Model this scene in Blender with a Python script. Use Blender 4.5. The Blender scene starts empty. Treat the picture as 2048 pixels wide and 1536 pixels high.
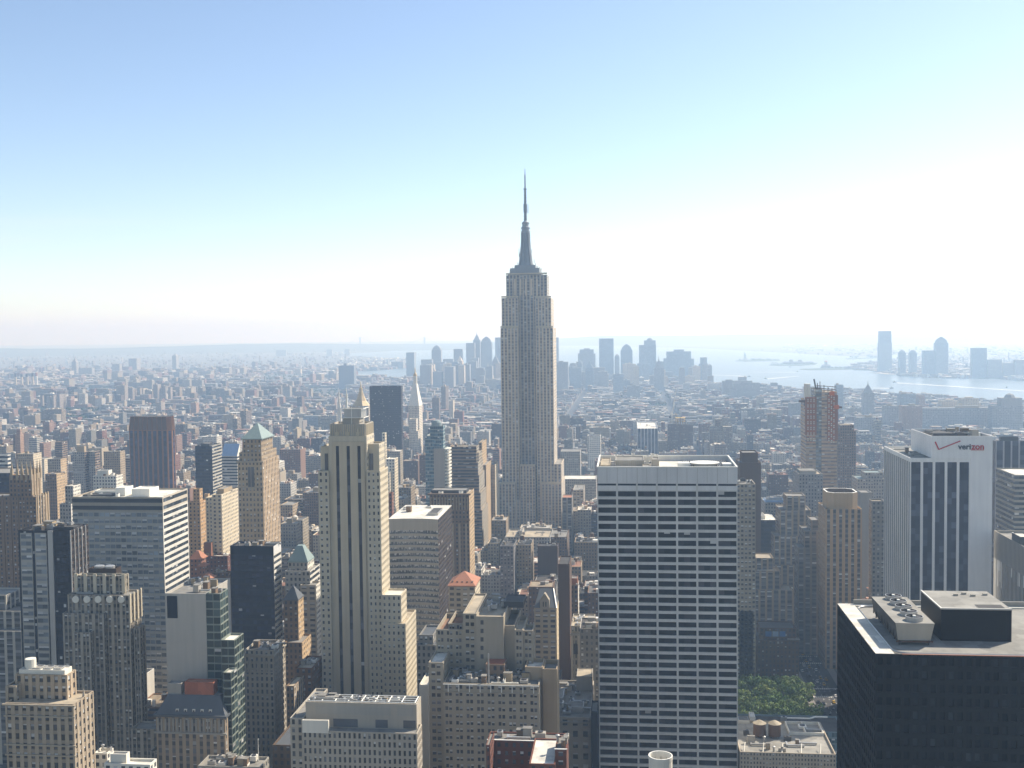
import bpy, math, random
from math import sin, cos, tan, atan, pi, radians, sqrt, floor
random.seed(7)
scene = bpy.context.scene
COL = scene.collection

# ---------------------------------------------------------------- camera
EYE = 262.0                      # metres above the street
F, CX, CY, YH = 2220.0, 1024.0, 768.0, 661.0
YAW, ROLL, PITCH = radians(5.94), radians(0.65), atan((768.0 - 661.0) / 2220.0)
def _norm(a):
    n = sqrt(a[0]**2 + a[1]**2 + a[2]**2); return (a[0]/n, a[1]/n, a[2]/n)
def _cross(a, b): return (a[1]*b[2]-a[2]*b[1], a[2]*b[0]-a[0]*b[2], a[0]*b[1]-a[1]*b[0])
FW = (-sin(YAW)*cos(PITCH), cos(YAW)*cos(PITCH), -sin(PITCH))
R0 = (cos(YAW), sin(YAW), 0.0)
U0 = _cross(R0, FW)
RT = tuple(R0[i]*cos(ROLL) - U0[i]*sin(ROLL) for i in range(3))
UP = tuple(U0[i]*cos(ROLL) + R0[i]*sin(ROLL) for i in range(3))
def ray(px, py):
    a, b = (px-CX)/F, (CY-py)/F
    return tuple(FW[i] + RT[i]*a + UP[i]*b for i in range(3))
def at(px, py, Y):
    d = ray(px, py); t = Y/d[1]
    return (d[0]*t, Y, EYE + d[2]*t)
def ground(px, py, z=0.0):
    d = ray(px, py); t = (z-EYE)/d[2]
    return (d[0]*t, d[1]*t, z)
def pix(x, y, z):
    v = (x, y, z-EYE)
    d = sum(v[i]*FW[i] for i in range(3))
    if d < 1: return (-9999, -9999, d)
    return (CX + F*sum(v[i]*RT[i] for i in range(3))/d, CY - F*sum(v[i]*UP[i] for i in range(3))/d, d)
def ydist(px, pybase):
    return ground(px, pybase)[1]

from mathutils import Matrix, Vector
cam_data = bpy.data.cameras.new('camera')
cam = bpy.data.objects.new('camera', cam_data)
COL.objects.link(cam)
cam_data.sensor_width = 36.0
cam_data.lens = 36.0*F/2048.0
cam_data.clip_start = 1.0
cam_data.clip_end = 120000.0
cam.matrix_world = Matrix(((RT[0], UP[0], -FW[0], 0), (RT[1], UP[1], -FW[1], 0), (RT[2], UP[2], -FW[2], EYE), (0, 0, 0, 1)))
scene.camera = cam

# ---------------------------------------------------------------- sky, sun, exposure
SUN_AZ, SUN_EL = radians(50), radians(41)      # azimuth from +Y towards +X
world = bpy.data.worlds.new('World'); scene.world = world
world.use_nodes = True
wn, wl = world.node_tree.nodes, world.node_tree.links
wn.clear()
sky = wn.new('ShaderNodeTexSky'); sky.sky_type = 'NISHITA'; sky.sun_disc = False
sky.sun_elevation = SUN_EL; sky.sun_rotation = SUN_AZ
sky.altitude = 1000; sky.air_density = .85; sky.dust_density = 1.0; sky.ozone_density = .1
bg = wn.new('ShaderNodeBackground'); bg.inputs['Strength'].default_value = 0.116
wo = wn.new('ShaderNodeOutputWorld')
# thin high cloud: pale streaks low over the horizon, laid out by direction on the sky dome
wg = wn.new('ShaderNodeTexCoord'); wm = wn.new('ShaderNodeMapping'); wm.inputs['Scale'].default_value = (2.2, 2.2, 26.0)
wz = wn.new('ShaderNodeTexNoise'); wz.inputs['Scale'].default_value = 1.6; wz.inputs['Detail'].default_value = 5; wz.inputs['Distortion'].default_value = .4
wr = wn.new('ShaderNodeMapRange'); wr.inputs['From Min'].default_value = .47; wr.inputs['From Max'].default_value = .72
ws = wn.new('ShaderNodeSeparateXYZ'); we = wn.new('ShaderNodeMapRange'); we.inputs['From Min'].default_value = .125; we.inputs['From Max'].default_value = .05; we.inputs['To Max'].default_value = .32
wx = wn.new('ShaderNodeMath'); wx.operation = 'MULTIPLY'; wc = wn.new('ShaderNodeMix'); wc.data_type = 'RGBA'; wc.inputs[7].default_value = (5.1, 5.3, 5.35, 1)
for a_, b_ in ((wg.outputs['Generated'], wm.inputs[0]), (wm.outputs[0], wz.inputs['Vector']), (wz.outputs['Fac'], wr.inputs['Value']), (wg.outputs['Generated'], ws.inputs[0]), (ws.outputs[2], we.inputs['Value']),
               (wr.outputs[0], wx.inputs[0]), (we.outputs[0], wx.inputs[1]), (wx.outputs[0], wc.inputs[0]), (sky.outputs[0], wc.inputs[6])): wl.new(a_, b_)
wl.new(wc.outputs[2], bg.inputs[0]); wl.new(bg.outputs[0], wo.inputs[0])
sun_d = bpy.data.lights.new('sun', 'SUN'); sun_d.energy = 4.3; sun_d.angle = radians(0.5); sun_d.color = (1.0, 0.95, 0.875)
sun = bpy.data.objects.new('sun', sun_d); COL.objects.link(sun)
sv = Vector((cos(SUN_EL)*sin(SUN_AZ), cos(SUN_EL)*cos(SUN_AZ), sin(SUN_EL)))
sun.rotation_euler = sv.to_track_quat('Z', 'Y').to_euler()
scene.view_settings.view_transform = 'Standard'
scene.view_settings.look = 'None'
scene.view_settings.exposure = 0.71
scene.view_settings.gamma = 1.0
scene.cycles.max_bounces = 5
scene.cycles.diffuse_bounces = 2
scene.cycles.glossy_bounces = 2
scene.cycles.volume_bounces = 1
scene.cycles.use_denoising = True
HAZE_DENSITY = 1.35e-4
HAZE_COLOR = (0.52, 0.74, 1.0)

# ---------------------------------------------------------------- materials
MATS = {}
def _nt(name):
    m = bpy.data.materials.new(name); m.use_nodes = True
    t = m.node_tree; t.nodes.clear()
    out = t.nodes.new('ShaderNodeOutputMaterial')
    b = t.nodes.new('ShaderNodeBsdfPrincipled')
    t.links.new(b.outputs[0], out.inputs[0])
    return m, t, b
def _math(t, op, a, b=None, c=None):
    n = t.nodes.new('ShaderNodeMath'); n.operation = op
    for i, v in enumerate((a, b, c)):
        if v is None: continue
        if isinstance(v, (int, float)): n.inputs[i].default_value = v
        else: t.links.new(v, n.inputs[i])
    return n.outputs[0]
def _mix(t, f, a, b, op='MIX'):
    n = t.nodes.new('ShaderNodeMix'); n.data_type = 'RGBA'; n.blend_type = op
    for i, v in ((0, f), (6, a), (7, b)):
        if isinstance(v, (int, float)): n.inputs[i].default_value = v
        elif isinstance(v, tuple): n.inputs[i].default_value = (v[0], v[1], v[2], 1)
        else: t.links.new(v, n.inputs[i])
    return n.outputs[2]
def _noise(t, scale, stretch=None, detail=3):
    tc = t.nodes.new('ShaderNodeTexCoord')
    mp = t.nodes.new('ShaderNodeMapping')
    s = stretch or (1, 1, 1)
    mp.inputs['Scale'].default_value = (s[0]*scale, s[1]*scale, s[2]*scale)
    geo = t.nodes.new('ShaderNodeNewGeometry')
    t.links.new(geo.outputs['Position'], mp.inputs[0])
    n = t.nodes.new('ShaderNodeTexNoise'); n.inputs['Scale'].default_value = 1.0; n.inputs['Detail'].default_value = detail
    t.links.new(mp.outputs[0], n.inputs['Vector'])
    t.nodes.remove(tc)
    return n.outputs['Fac']
def _wall(t, rgb):
    at_ = t.nodes.new('ShaderNodeAttribute'); at_.attribute_name = 'tint'
    rgb = (rgb[0]*1.05, rgb[1]*.985, rgb[2]*.85)
    c = _mix(t, 1.0, rgb, at_.outputs['Color'], 'MULTIPLY')
    n1 = _noise(t, 0.05); n2 = _noise(t, 0.5, (1, 1, 0.06))
    v = _math(t, 'MULTIPLY_ADD', n1, 0.34, 0.83)
    v2 = _math(t, 'MULTIPLY_ADD', n2, 0.30, 0.85)
    v = _math(t, 'MULTIPLY', v, v2)
    cc = t.nodes.new('ShaderNodeCombineColor')
    for i in range(3): t.links.new(v, cc.inputs[i])
    return _mix(t, 1.0, c, cc.outputs[0], 'MULTIPLY')

# style: wall, glass, window width, window height, bay, floor, blinds share, spandrel colour
ST = {
 'limestone': ((.54, .485, .385), (.09, .085, .08), .40, .50, 2.6, 3.6, .40, None),
 'stone':     ((.38, .33, .265), (.07, .066, .062), .44, .54, 2.8, 3.6, .40, None),
 'cream':     ((.60, .53, .41), (.06, .06, .06), .42, .50, 3.2, 3.1, .30, None),
 'tan':       ((.36, .29, .20), (.04, .04, .045), .45, .52, 2.9, 3.4, .35, None),
 'buff':      ((.46, .34, .21), (.05, .045, .04), .40, .50, 3.0, 3.2, .30, None),
 'brown':     ((.20, .14, .095), (.03, .03, .035), .45, .55, 2.8, 3.4, .25, None),
 'redbrick':  ((.27, .13, .085), (.04, .04, .045), .40, .50, 3.0, 3.2, .30, None),
 'grey':      ((.32, .31, .29), (.04, .045, .05), .48, .55, 2.8, 3.5, .35, None),
 'white':     ((.70, .68, .63), (.05, .055, .06), .50, .50, 3.0, 3.3, .30, None),
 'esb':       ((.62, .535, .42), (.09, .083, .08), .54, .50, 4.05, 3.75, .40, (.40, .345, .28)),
 'esbcore':   ((.50, .44, .36), (.07, .07, .075), .62, .55, 4.05, 3.75, .30, (.27, .25, .22)),  # more glass, and stone darkened: the recess's shade is put into the colour
 'piers':     ((.42, .34, .25), (.06, .06, .06), .48, .60, 3.4, 3.6, .25, (.20, .165, .13)),
 'greypiers': ((.32, .295, .255), (.055, .055, .052), .68, .52, 5.0, 3.6, .45, (.155, .145, .13)),
 'darkglass': ((.018, .018, .022), (.012, .014, .02), .90, .66, 1.6, 3.7, .05, None),
 'navy':      ((.022, .024, .034), (.015, .018, .03), .92, .62, 2.4, 3.7, .04, None),
 'bronze':    ((.05, .034, .024), (.016, .015, .016), .75, .60, 1.6, 3.7, .06, None),
 'whitebands':((.62, .61, .585), (.03, .035, .04), 1.01, .55, 3.0, 3.7, .12, None),
 'greybands': ((.42, .40, .36), (.03, .035, .04), 1.01, .55, 3.0, 3.7, .12, None),
 'brownbands':((.22, .16, .11), (.03, .03, .035), 1.01, .50, 3.0, 3.5, .12, None),
 'blueglass': ((.28, .34, .36), (.07, .12, .14), .88, .72, 1.8, 3.4, .10, None),
 'greenglass':((.21, .24, .215), (.028, .042, .038), .92, .80, 2.2, 3.9, .06, None),
 'mirror':    ((.38, .37, .345), (.15, .16, .16), .90, .60, 3.0, 3.8, .58, None),  # pale glass and wall: sky reflections are put into the colour
 'strips':    ((.62, .63, .65), (.028, .031, .042), .79, 1.01, 4.2, 3.8, 0, None),
 'brownstrips':((.23, .11, .05), (.018, .020, .034), .62, 1.01, 5.2, 3.8, .0, None),
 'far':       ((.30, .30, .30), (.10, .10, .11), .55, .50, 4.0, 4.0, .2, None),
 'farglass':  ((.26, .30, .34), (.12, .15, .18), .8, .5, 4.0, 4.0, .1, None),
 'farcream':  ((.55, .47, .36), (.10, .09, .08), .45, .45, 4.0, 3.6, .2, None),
 'brooklyn':  ((.30, .26, .23), (.06, .06, .06), .45, .45, 3.4, 3.0, .2, None),
 'project':   ((.34, .22, .16), (.06, .05, .05), .42, .45, 3.0, 2.9, .3, None),
 'grace':     ((.56, .56, .56), (.020, .019, .019), .90, .66, 10.0, 4.15, .012, None),
 'blackgrid': ((.014, .015, .017), (.010, .0105, .012), .62, .60, 3.0, 3.9, 0, None),
 'slit':      ((.52, .45, .34), (.035, .035, .04), .30, 1.01, 5.8, 3.7, .02, None),
 'officestone':((.41, .375, .325), (.06, .06, .058), .46, .66, 2.15, 3.5, .15, None),
 'hotel':     ((.345, .305, .245), (.055, .05, .048), .62, .52, 4.6, 3.4, .60, None),
 'plainwhite':((.62, .63, .66), (.05, .05, .05), .2, .2, 3, 3, 0, None),
 'concreteblank': ((.42, .40, .37), (.05, .05, .05), .2, .2, 3, 3, 0, None),
 'gstone':    ((.37, .32, .255), (.06, .055, .05), .50, .62, 3.3, 3.9, .40, (.28, .24, .19)),
 'rawfloors': ((.46, .33, .22), (.20, .15, .11), 1.01, .5, 3, 3.6, .1, None),
 'fill':      ((.62, .62, .62), (.045, .047, .05), .42, .52, 2.8, 3.4, .25, None),
 'fillband':  ((.62, .62, .62), (.035, .038, .045), 1.01, .46, 2.8, 3.5, .2, None),
}
def glassy(t, glass, blinds, U, V):
    """window colour: dark glass, some with pale half-drawn blinds; U, V in bays and floors"""
    fu, fv = _math(t, 'FLOOR', U), _math(t, 'FLOOR', V)
    cv = t.nodes.new('ShaderNodeCombineXYZ')
    t.links.new(fu, cv.inputs[0]); t.links.new(fv, cv.inputs[1])
    w = t.nodes.new('ShaderNodeTexWhiteNoise'); w.noise_dimensions = '2D'
    t.links.new(cv.outputs[0], w.inputs['Vector'])
    s = t.nodes.new('ShaderNodeSeparateColor'); t.links.new(w.outputs['Color'], s.inputs[0])
    r1, r2, r3 = s.outputs[0], s.outputs[1], s.outputs[2]
    p3 = _math(t, 'POWER', r1, 3.0)
    g2 = tuple(min(1, c*2.2 + min(.03, c*.9)) for c in glass)
    c = _mix(t, p3, glass, g2)
    fr = _math(t, 'FRACT', V)
    cut = _math(t, 'MULTIPLY_ADD', r3, -0.45, 0.75)
    isb = _math(t, 'MULTIPLY', _math(t, 'GREATER_THAN', fr, cut), _math(t, 'LESS_THAN', r2, blinds))
    bl = _mix(t, r1, (.66, .64, .58), (.30, .285, .26))
    return _mix(t, isb, c, bl), isb
def mat(key):
    """'style' = shader windows from UV; 'plain:style' = its bare wall; 'pane:style' = its glass; or a fixed material"""
    if key in MATS: return MATS[key]
    if key in ST:
        wall, glass, ww, wh, bay, flo, bl, sp = ST[key]
        m, t, b = _nt('facade ' + key)
        uv = t.nodes.new('ShaderNodeUVMap'); uv.uv_map = 'UVMap'
        sx = t.nodes.new('ShaderNodeSeparateXYZ'); t.links.new(uv.outputs[0], sx.inputs[0])
        U, V = sx.outputs[0], sx.outputs[1]
        a = _math(t, 'LESS_THAN', _math(t, 'ABSOLUTE', _math(t, 'SUBTRACT', _math(t, 'FRACT', U), .5)), ww/2)
        c = _math(t, 'LESS_THAN', _math(t, 'ABSOLUTE', _math(t, 'SUBTRACT', _math(t, 'FRACT', V), .5)), wh/2)
        on = _math(t, 'GREATER_THAN', V, 0.001)
        k = _math(t, 'MULTIPLY', _math(t, 'MULTIPLY', a, c), on)
        wc = _wall(t, wall)
        if sp:
            wc = _mix(t, _math(t, 'MULTIPLY', a, on), wc, sp)
        gc, isb = glassy(t, glass, bl, U, V)
        t.links.new(_mix(t, k, wc, gc), b.inputs['Base Color'])
        t.links.new(_math(t, 'MULTIPLY_ADD', k, -.62, .85), b.inputs['Roughness'])
        b.inputs['Specular IOR Level'].default_value = .4
    elif key.startswith('plain:'):
        m, t, b = _nt('wall ' + key[6:])
        t.links.new(_wall(t, ST[key[6:]][0]), b.inputs['Base Color']); b.inputs['Roughness'].default_value = .85
        b.inputs['Specular IOR Level'].default_value = .3 if sum(ST[key[6:]][0]) > .1 else .12
    elif key.startswith('spand:'):
        m, t, b = _nt('spandrel ' + key[6:])
        t.links.new(_wall(t, ST[key[6:]][7]), b.inputs['Base Color']); b.inputs['Roughness'].default_value = .7
    elif key.startswith('pane:'):
        m, t, b = _nt('pane ' + key[5:])
        uv = t.nodes.new('ShaderNodeUVMap'); uv.uv_map = 'UVMap'
        sx = t.nodes.new('ShaderNodeSeparateXYZ'); t.links.new(uv.outputs[0], sx.inputs[0])
        s = ST[key[5:]]
        gc, isb = glassy(t, s[1], s[6], sx.outputs[0], sx.outputs[1])
        nv = _math(t, 'MULTIPLY_ADD', _noise(t, .035, (1, 1, .5), 4), 2.6, -.35)  # broad noise painted into the glass colour stands in for uneven reflections
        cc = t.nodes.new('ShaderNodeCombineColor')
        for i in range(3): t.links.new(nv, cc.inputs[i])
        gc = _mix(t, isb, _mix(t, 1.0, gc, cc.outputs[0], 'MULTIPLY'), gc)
        t.links.new(gc, b.inputs['Base Color']); b.inputs['Roughness'].default_value = .2
        b.inputs['Specular IOR Level'].default_value = .28 if max(s[1]) > .025 else .07
    else:
        rgb, rough, metal = FIX[key]
        m, t, b = _nt(key)
        col = _wall(t, rgb)
        if key.startswith('roof'):      # tar patches, seams and rain stains
            geo = t.nodes.new('ShaderNodeNewGeometry'); vo = t.nodes.new('ShaderNodeTexVoronoi'); vo.inputs['Scale'].default_value = .16; vo.distance = 'CHEBYCHEV'
            t.links.new(geo.outputs['Position'], vo.inputs['Vector'])
            vs = t.nodes.new('ShaderNodeSeparateColor'); t.links.new(vo.outputs['Color'], vs.inputs[0])
            st_ = _math(t, 'SMOOTH_MIN', _math(t, 'MULTIPLY_ADD', _noise(t, .22, None, 5), 2.6, -.35), 1.0, .2)
            v = _math(t, 'MULTIPLY', _math(t, 'MULTIPLY_ADD', vs.outputs[0], .34, .80), _math(t, 'MULTIPLY_ADD', st_, .35, .67))
            cc = t.nodes.new('ShaderNodeCombineColor')
            for i in range(3): t.links.new(v, cc.inputs[i])
            col = _mix(t, 1.0, col, cc.outputs[0], 'MULTIPLY')
        t.links.new(col, b.inputs['Base Color']); b.inputs['Roughness'].default_value = rough
        b.inputs['Metallic'].default_value = metal
        b.inputs['Specular IOR Level'].default_value = .3 if key != 'black granite' else .1
    MATS[key] = m
    return m
FIX = {
 'roof grey': ((.24, .235, .225), .9, 0), 'roof dark': ((.075, .072, .07), .9, 0), 'roof white': ((.66, .65, .61), .8, 0),
 'roof tan': ((.40, .35, .275), .9, 0), 'roof tint': ((1, 1, 1), .9, 0), 'roof red': ((.33, .12, .07), .8, 0),
 'copper green': ((.22, .29, .295), .6, 0), 'slate': ((.10, .11, .125), .6, 0), 'gold leaf': ((.52, .40, .22), .45, .1),
 'white paint': ((.80, .80, .78), .6, 0), 'steel': ((.42, .43, .45), .45, .5), 'dark steel': ((.06, .06, .065), .5, .3),
 'timber': ((.11, .065, .042), .85, 0), 'terracotta': ((.38, .175, .11), .8, 0), 'concrete': ((.38, .36, .33), .9, 0),
 'black granite': ((.010, .010, .012), .35, 0), 'sign red': ((.45, .03, .03), .5, 0), 'sign black': ((.02, .02, .022), .5, 0),
 'bronze panel': ((.12, .07, .04), .5, 0), 'asphalt': ((.055, .056, .06), .9, 0), 'pavement': ((.22, .21, .20), .9, 0),
 'road paint': ((.75, .75, .72), .8, 0), 'spire metal': ((.27, .29, .32), .45, .2), 'mast steel': ((.20, .22, .25), .5, .2),
 'orange net': ((.55, .16, .06), .8, 0), 'blue panel': ((.05, .16, .42), .4, 0), 'foam': ((.85, .87, .88), .6, 0),
 'bark': ((.10, .075, .05), .9, 0), 'island green': ((.06, .085, .045), .95, 0), 'land': ((.13, .13, .12), .95, 0),
 'hill': ((.05, .065, .05), .95, 0), 'verdigris': ((.16, .28, .25), .7, 0), 'taxi': ((.60, .38, .02), .35, 0), 'car dark': ((.03, .03, .035), .3, 0),
 'car white': ((.75, .75, .75), .3, 0), 'car glass': ((.02, .025, .03), .1, 0), 'yellow steel': ((.55, .36, .04), .6, 0),
 'roof slate grey': ((.29, .285, .27), .9, 0), 'roof brown': ((.24, .15, .105), .9, 0),
 'blue glass roof': ((.30, .42, .62), .25, 0),
}

# ---------------------------------------------------------------- mesh builder
class MB:
    def __init__(s): s.v = []; s.f = []; s.uv = []; s.mi = []; s.mats = []; s.tc = []; s.tint = (1, 1, 1)
    def m(s, key):
        if key not in s.mats: s.mats.append(key)
        return s.mats.index(key)
    def poly(s, pts, key, uvs=None):
        n = len(s.v); s.v.extend(pts); s.f.append(tuple(range(n, n+len(pts))))
        s.uv.extend(uvs if uvs else [(0.0, 0.0)]*len(pts)); s.mi.append(s.m(key)); s.tc.append((s.tint, len(pts)))
    def wall(s, p, q, z0, z1, key, nb=0, nf=0, uo=0, vo=0):
        """vertical wall seen from outside with p on the left, q on the right"""
        uvs = [(uo, vo), (uo+nb, vo), (uo+nb, vo+nf), (uo, vo+nf)] if nb else None
        s.poly([(p[0], p[1], z0), (q[0], q[1], z0), (q[0], q[1], z1), (p[0], p[1], z1)], key, uvs)
    def box(s, x0, x1, y0, y1, z0, z1, key, top=None, bottom=False):
        a, b, c, d = (x0, y0), (x1, y0), (x1, y1), (x0, y1)
        for p, q in ((a, b), (b, c), (c, d), (d, a)): s.wall(p, q, z0, z1, key)
        s.poly([(x0, y0, z1), (x1, y0, z1), (x1, y1, z1), (x0, y1, z1)], top or key)
        if bottom: s.poly([(x0, y1, z0), (x1, y1, z0), (x1, y0, z0), (x0, y0, z0)], key)
    def prism(s, pts, z0, z1, key, top=None, taper=None):
        """pts counter-clockwise from above; taper = points of the upper ring"""
        up = taper or pts; n = len(pts)
        for i in range(n):
            j = (i+1) % n
            s.poly([(*pts[i], z0), (*pts[j], z0), (*up[j], z1), (*up[i], z1)], key)
        s.poly([(*p, z1) for p in up], top or key)
    def lathe(s, cx, cy, prof, key, n=12, rot=0.0, cap=True, capk=None):
        """prof: list of (radius, z) from bottom to top"""
        for (r0, z0), (r1, z1) in zip(prof, prof[1:]):
            for i in range(n):
                a, b = rot+2*pi*i/n, rot+2*pi*(i+1)/n
                q = [(cx+r0*cos(a), cy+r0*sin(a), z0), (cx+r0*cos(b), cy+r0*sin(b), z0)]
                if r1 > 1e-4: q += [(cx+r1*cos(b), cy+r1*sin(b), z1), (cx+r1*cos(a), cy+r1*sin(a), z1)]
                else: q += [(cx, cy, z1)]
                s.poly(q, key)
        r, z = prof[-1]
        if r > 1e-4 and cap: s.poly([(cx+r*cos(rot+2*pi*i/n), cy+r*sin(rot+2*pi*i/n), z) for i in range(n)], capk or key)
    def bar(s, p, q, r, key):
        p, q = Vector(p), Vector(q); d = (q-p).normalized()
        a = d.orthogonal().normalized(); b = d.cross(a)
        ring = [(a*cos(t)+b*sin(t))*r for t in (pi/4, 3*pi/4, 5*pi/4, 7*pi/4)]
        for i in range(4):
            j = (i+1) % 4
            s.poly([tuple(p+ring[i]), tuple(p+ring[j]), tuple(q+ring[j]), tuple(q+ring[i])], key)
        s.poly([tuple(q+c) for c in ring], key); s.poly([tuple(p+c) for c in ring[::-1]], key)
    def pyramid(s, x0, x1, y0, y1, z0, z1, key, fx=0.0, fy=0.0):
        cx, cy = (x0+x1)/2, (y0+y1)/2; hx, hy = (x1-x0)/2, (y1-y0)/2
        s.prism([(x0, y0), (x1, y0), (x1, y1), (x0, y1)], z0, z1, key,
                taper=[(cx-hx*fx, cy-hy*fy), (cx+hx*fx, cy-hy*fy), (cx+hx*fx, cy+hy*fy), (cx-hx*fx, cy+hy*fy)])
    def obj(s, name, parent=None, label=None, cat=None, group=None, kind=None, origin=(0, 0, 0)):
        me = bpy.data.meshes.new(name)
        o3 = origin; pp = parent
        if pp is not None:
            o3 = (0.0, 0.0, 0.0)
            while pp is not None: o3 = tuple(o3[i]+pp.location[i] for i in range(3)); pp = pp.parent
        vs = s.v if o3 == (0, 0, 0) else [(x-o3[0], y-o3[1], z-o3[2]) for x, y, z in s.v]
        me.from_pydata(vs, [], s.f)
        uvl = me.uv_layers.new(name='UVMap')
        uvl.data.foreach_set('uv', [c for u in s.uv for c in u])
        ca = me.color_attributes.new('tint', 'FLOAT_COLOR', 'CORNER')
        fl = []
        for t_, n in s.tc: fl.extend((t_[0], t_[1], t_[2], 1.0)*n)
        ca.data.foreach_set('color', fl)
        for k in s.mats: me.materials.append(mat(k))
        me.polygons.foreach_set('material_index', s.mi)
        me.update()
        o = bpy.data.objects.new(name, me); COL.objects.link(o)
        if parent is not None: o.parent = parent
        else: o.location = origin
        tag(o, label, cat, group, kind)
        return o
def tag(o, label=None, cat=None, group=None, kind=None):
    if label: o['label'] = label
    if cat: o['category'] = cat
    if group: o['group'] = group
    if kind: o['kind'] = kind
    return o
def empty(name, loc, label, cat, group=None):
    o = bpy.data.objects.new(name, None); COL.objects.link(o); o.location = loc
    o.empty_display_size = 2
    return tag(o, label, cat, group)

# ---------------------------------------------------------------- building builder
RECTS = []            # (depth, px0, px1, py0): what each mass hides in the picture
FOOT = []             # footprints of the named buildings
PANES = []            # (building, style, quads)
REFS = []             # (px, py, Y, phrase)
class Box:
    def __init__(s, x0, x1, y0, y1, z0, z1): s.x0, s.x1, s.y0, s.y1, s.z0, s.z1 = x0, x1, y0, y1, z0, z1
    @property
    def w(s): return s.x1-s.x0
    @property
    def d(s): return s.y1-s.y0
class Bld:
    def __init__(s, name, label, cat='building', ref=None, group=None):
        s.name, s.label, s.cat, s.ref, s.group = name, label, cat, ref, group
        s.w, s.rs = MB(), []; s.root = None; s.panes = []; s.nparts = 0
        s.rng = random.Random(hash(label) % 1000 if False else sum(map(ord, label)))
    def start(s, x, y):
        if s.root is None: s.root = empty(s.name, (x, y, 0), s.label, s.cat, s.group)
    def mass(s, Y, xl, xr, yt, xs=None, D=None, **k):
        """front face at depth Y between pixel columns xl, xr with its top edge on pixel row yt; the far end of the side face shows at column xs"""
        x0, x1 = at(xl, yt, Y)[0], at(xr, yt, Y)[0]
        z1 = at((xl+xr)/2, yt, Y)[2]
        if xs is not None:
            X = x1 if xs > xr else x0
            lo, hi = Y, Y*3
            r = xs > xr
            for _ in range(40):
                mid = (lo+hi)/2; p = pix(X, mid, z1)[0]
                if (p < xs) == r: lo = mid
                else: hi = mid
            D = max(6.0, min(lo-Y, 160.0))
        if D is None: D = max(12.0, min(x1-x0, 60.0))
        return s.massw(x0, x1, Y, Y+D, k.pop('zb', 0.0), z1, **k)
    def massw(s, x0, x1, y0, y1, z0, z1, st='stone', ss=None, mode='s', par=.9, roof='roof grey', bay=None, floor=None,
              smode=None, sbay=None, pair=False, tint=(1, 1, 1), inset=.35, vbot=None, rect=True):
        s.start((x0+x1)/2, y0)
        W = s.w; W.tint = tint
        ss = ss or st
        smode = smode or mode
        faces = [((x0, y0), (x1, y0), st, 'n', mode), ((x1, y0), (x1, y1), ss, 'w', smode),
                 ((x1, y1), (x0, y1), st, 's', 's'), ((x0, y1), (x0, y0), ss, 'e', smode)]
        zt = z1
        for p, q, sty, face, md in faces:
            L = sqrt((q[0]-p[0])**2 + (q[1]-p[1])**2)
            if sty in ST:
                bw, fh = (sbay if (sbay and face in 'we') else bay) or ST[sty][4], floor or ST[sty][5]
                nb, nf = max(1, round(L/bw)), max(1, round((z1-z0)/fh))
                vis = face == 'n' or (face == 'w' and pix(x1, y0, z1)[0] < 1262) or (face == 'e' and pix(x0, y0, z1)[0] > 1248)
                if md == 'p' and vis and face in 'nwe':
                    s.punch(p, q, z0, z1, nb, nf, sty, inset, pair)
                elif md == 'b': W.wall(p, q, z0, z1, 'plain:'+sty)
                else:
                    W.wall(p, q, z0, z1, sty, nb, nf, s.rng.randint(1, 400), s.rng.randint(1, 90))
            else: W.wall(p, q, z0, z1, sty)
        capk = ('plain:'+st) if st in ST else st
        if par > 0:
            t = min(.5, (x1-x0)*.1)
            a = [(x0, y0), (x1, y0), (x1, y1), (x0, y1)]; b = [(x0+t, y0+t), (x1-t, y0+t), (x1-t, y1-t), (x0+t, y1-t)]
            for i in range(4):
                j = (i+1) % 4
                W.poly([(*a[i], zt), (*a[j], zt), (*b[j], zt), (*b[i], zt)], capk)
                W.poly([(*b[i], zt), (*b[j], zt), (*b[j], zt-par), (*b[i], zt-par)], capk)
            rf = MB(); rf.poly([(*p, zt-par) for p in b], roof); s.rs.append(rf)
        else:
            rf = MB(); rf.poly([(x0, y0, zt), (x1, y0, zt), (x1, y1, zt), (x0, y1, zt)], roof); s.rs.append(rf)
        W.tint = (1, 1, 1)
        ps = [pix(x, y, zt) for x in (x0, x1) for y in (y0, y1)]
        RECTS.append((y0, min(p[0] for p in ps), max(p[0] for p in ps), max(p[1] for p in ps)))
        FOOT.append((x0, x1, y0, y1))
        return Box(x0, x1, y0, y1, z0, zt)
    def punch(s, p, q, z0, z1, nb, nf, sty, inset, pair=False):
        wall, glass, ww, wh, bay, flo, bl, sp = ST[sty]
        W = s.w; key = 'plain:'+sty
        L = sqrt((q[0]-p[0])**2 + (q[1]-p[1])**2); ux, uy = (q[0]-p[0])/L, (q[1]-p[1])/L
        nx, ny = uy, -ux
        ww, wh = min(ww, .97), min(wh, .97)
        if ST[sty][2] > 1: ww = .955
        cw, ch = L/nb, (z1-z0)/nf
        def pt(a, z, dpt=0.0): return (p[0]+ux*a-nx*dpt, p[1]+uy*a-ny*dpt, z)
        m_ = cw*(1-ww)/2; h_ = ch*(1-wh)/2
        xe = [0.0]
        for i in range(nb): xe += ([i*cw+m_, (i+.45)*cw, (i+.55)*cw, (i+1)*cw-m_] if pair else [i*cw+m_, (i+1)*cw-m_])
        xe.append(L)
        for i in range(0, len(xe), 2):
            W.poly([pt(xe[i], z0), pt(xe[i+1], z0), pt(xe[i+1], z1), pt(xe[i], z1)], key)
        strip = wh > .96
        spk = key
        if sp:
            spk = 'spand:'+sty
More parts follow.
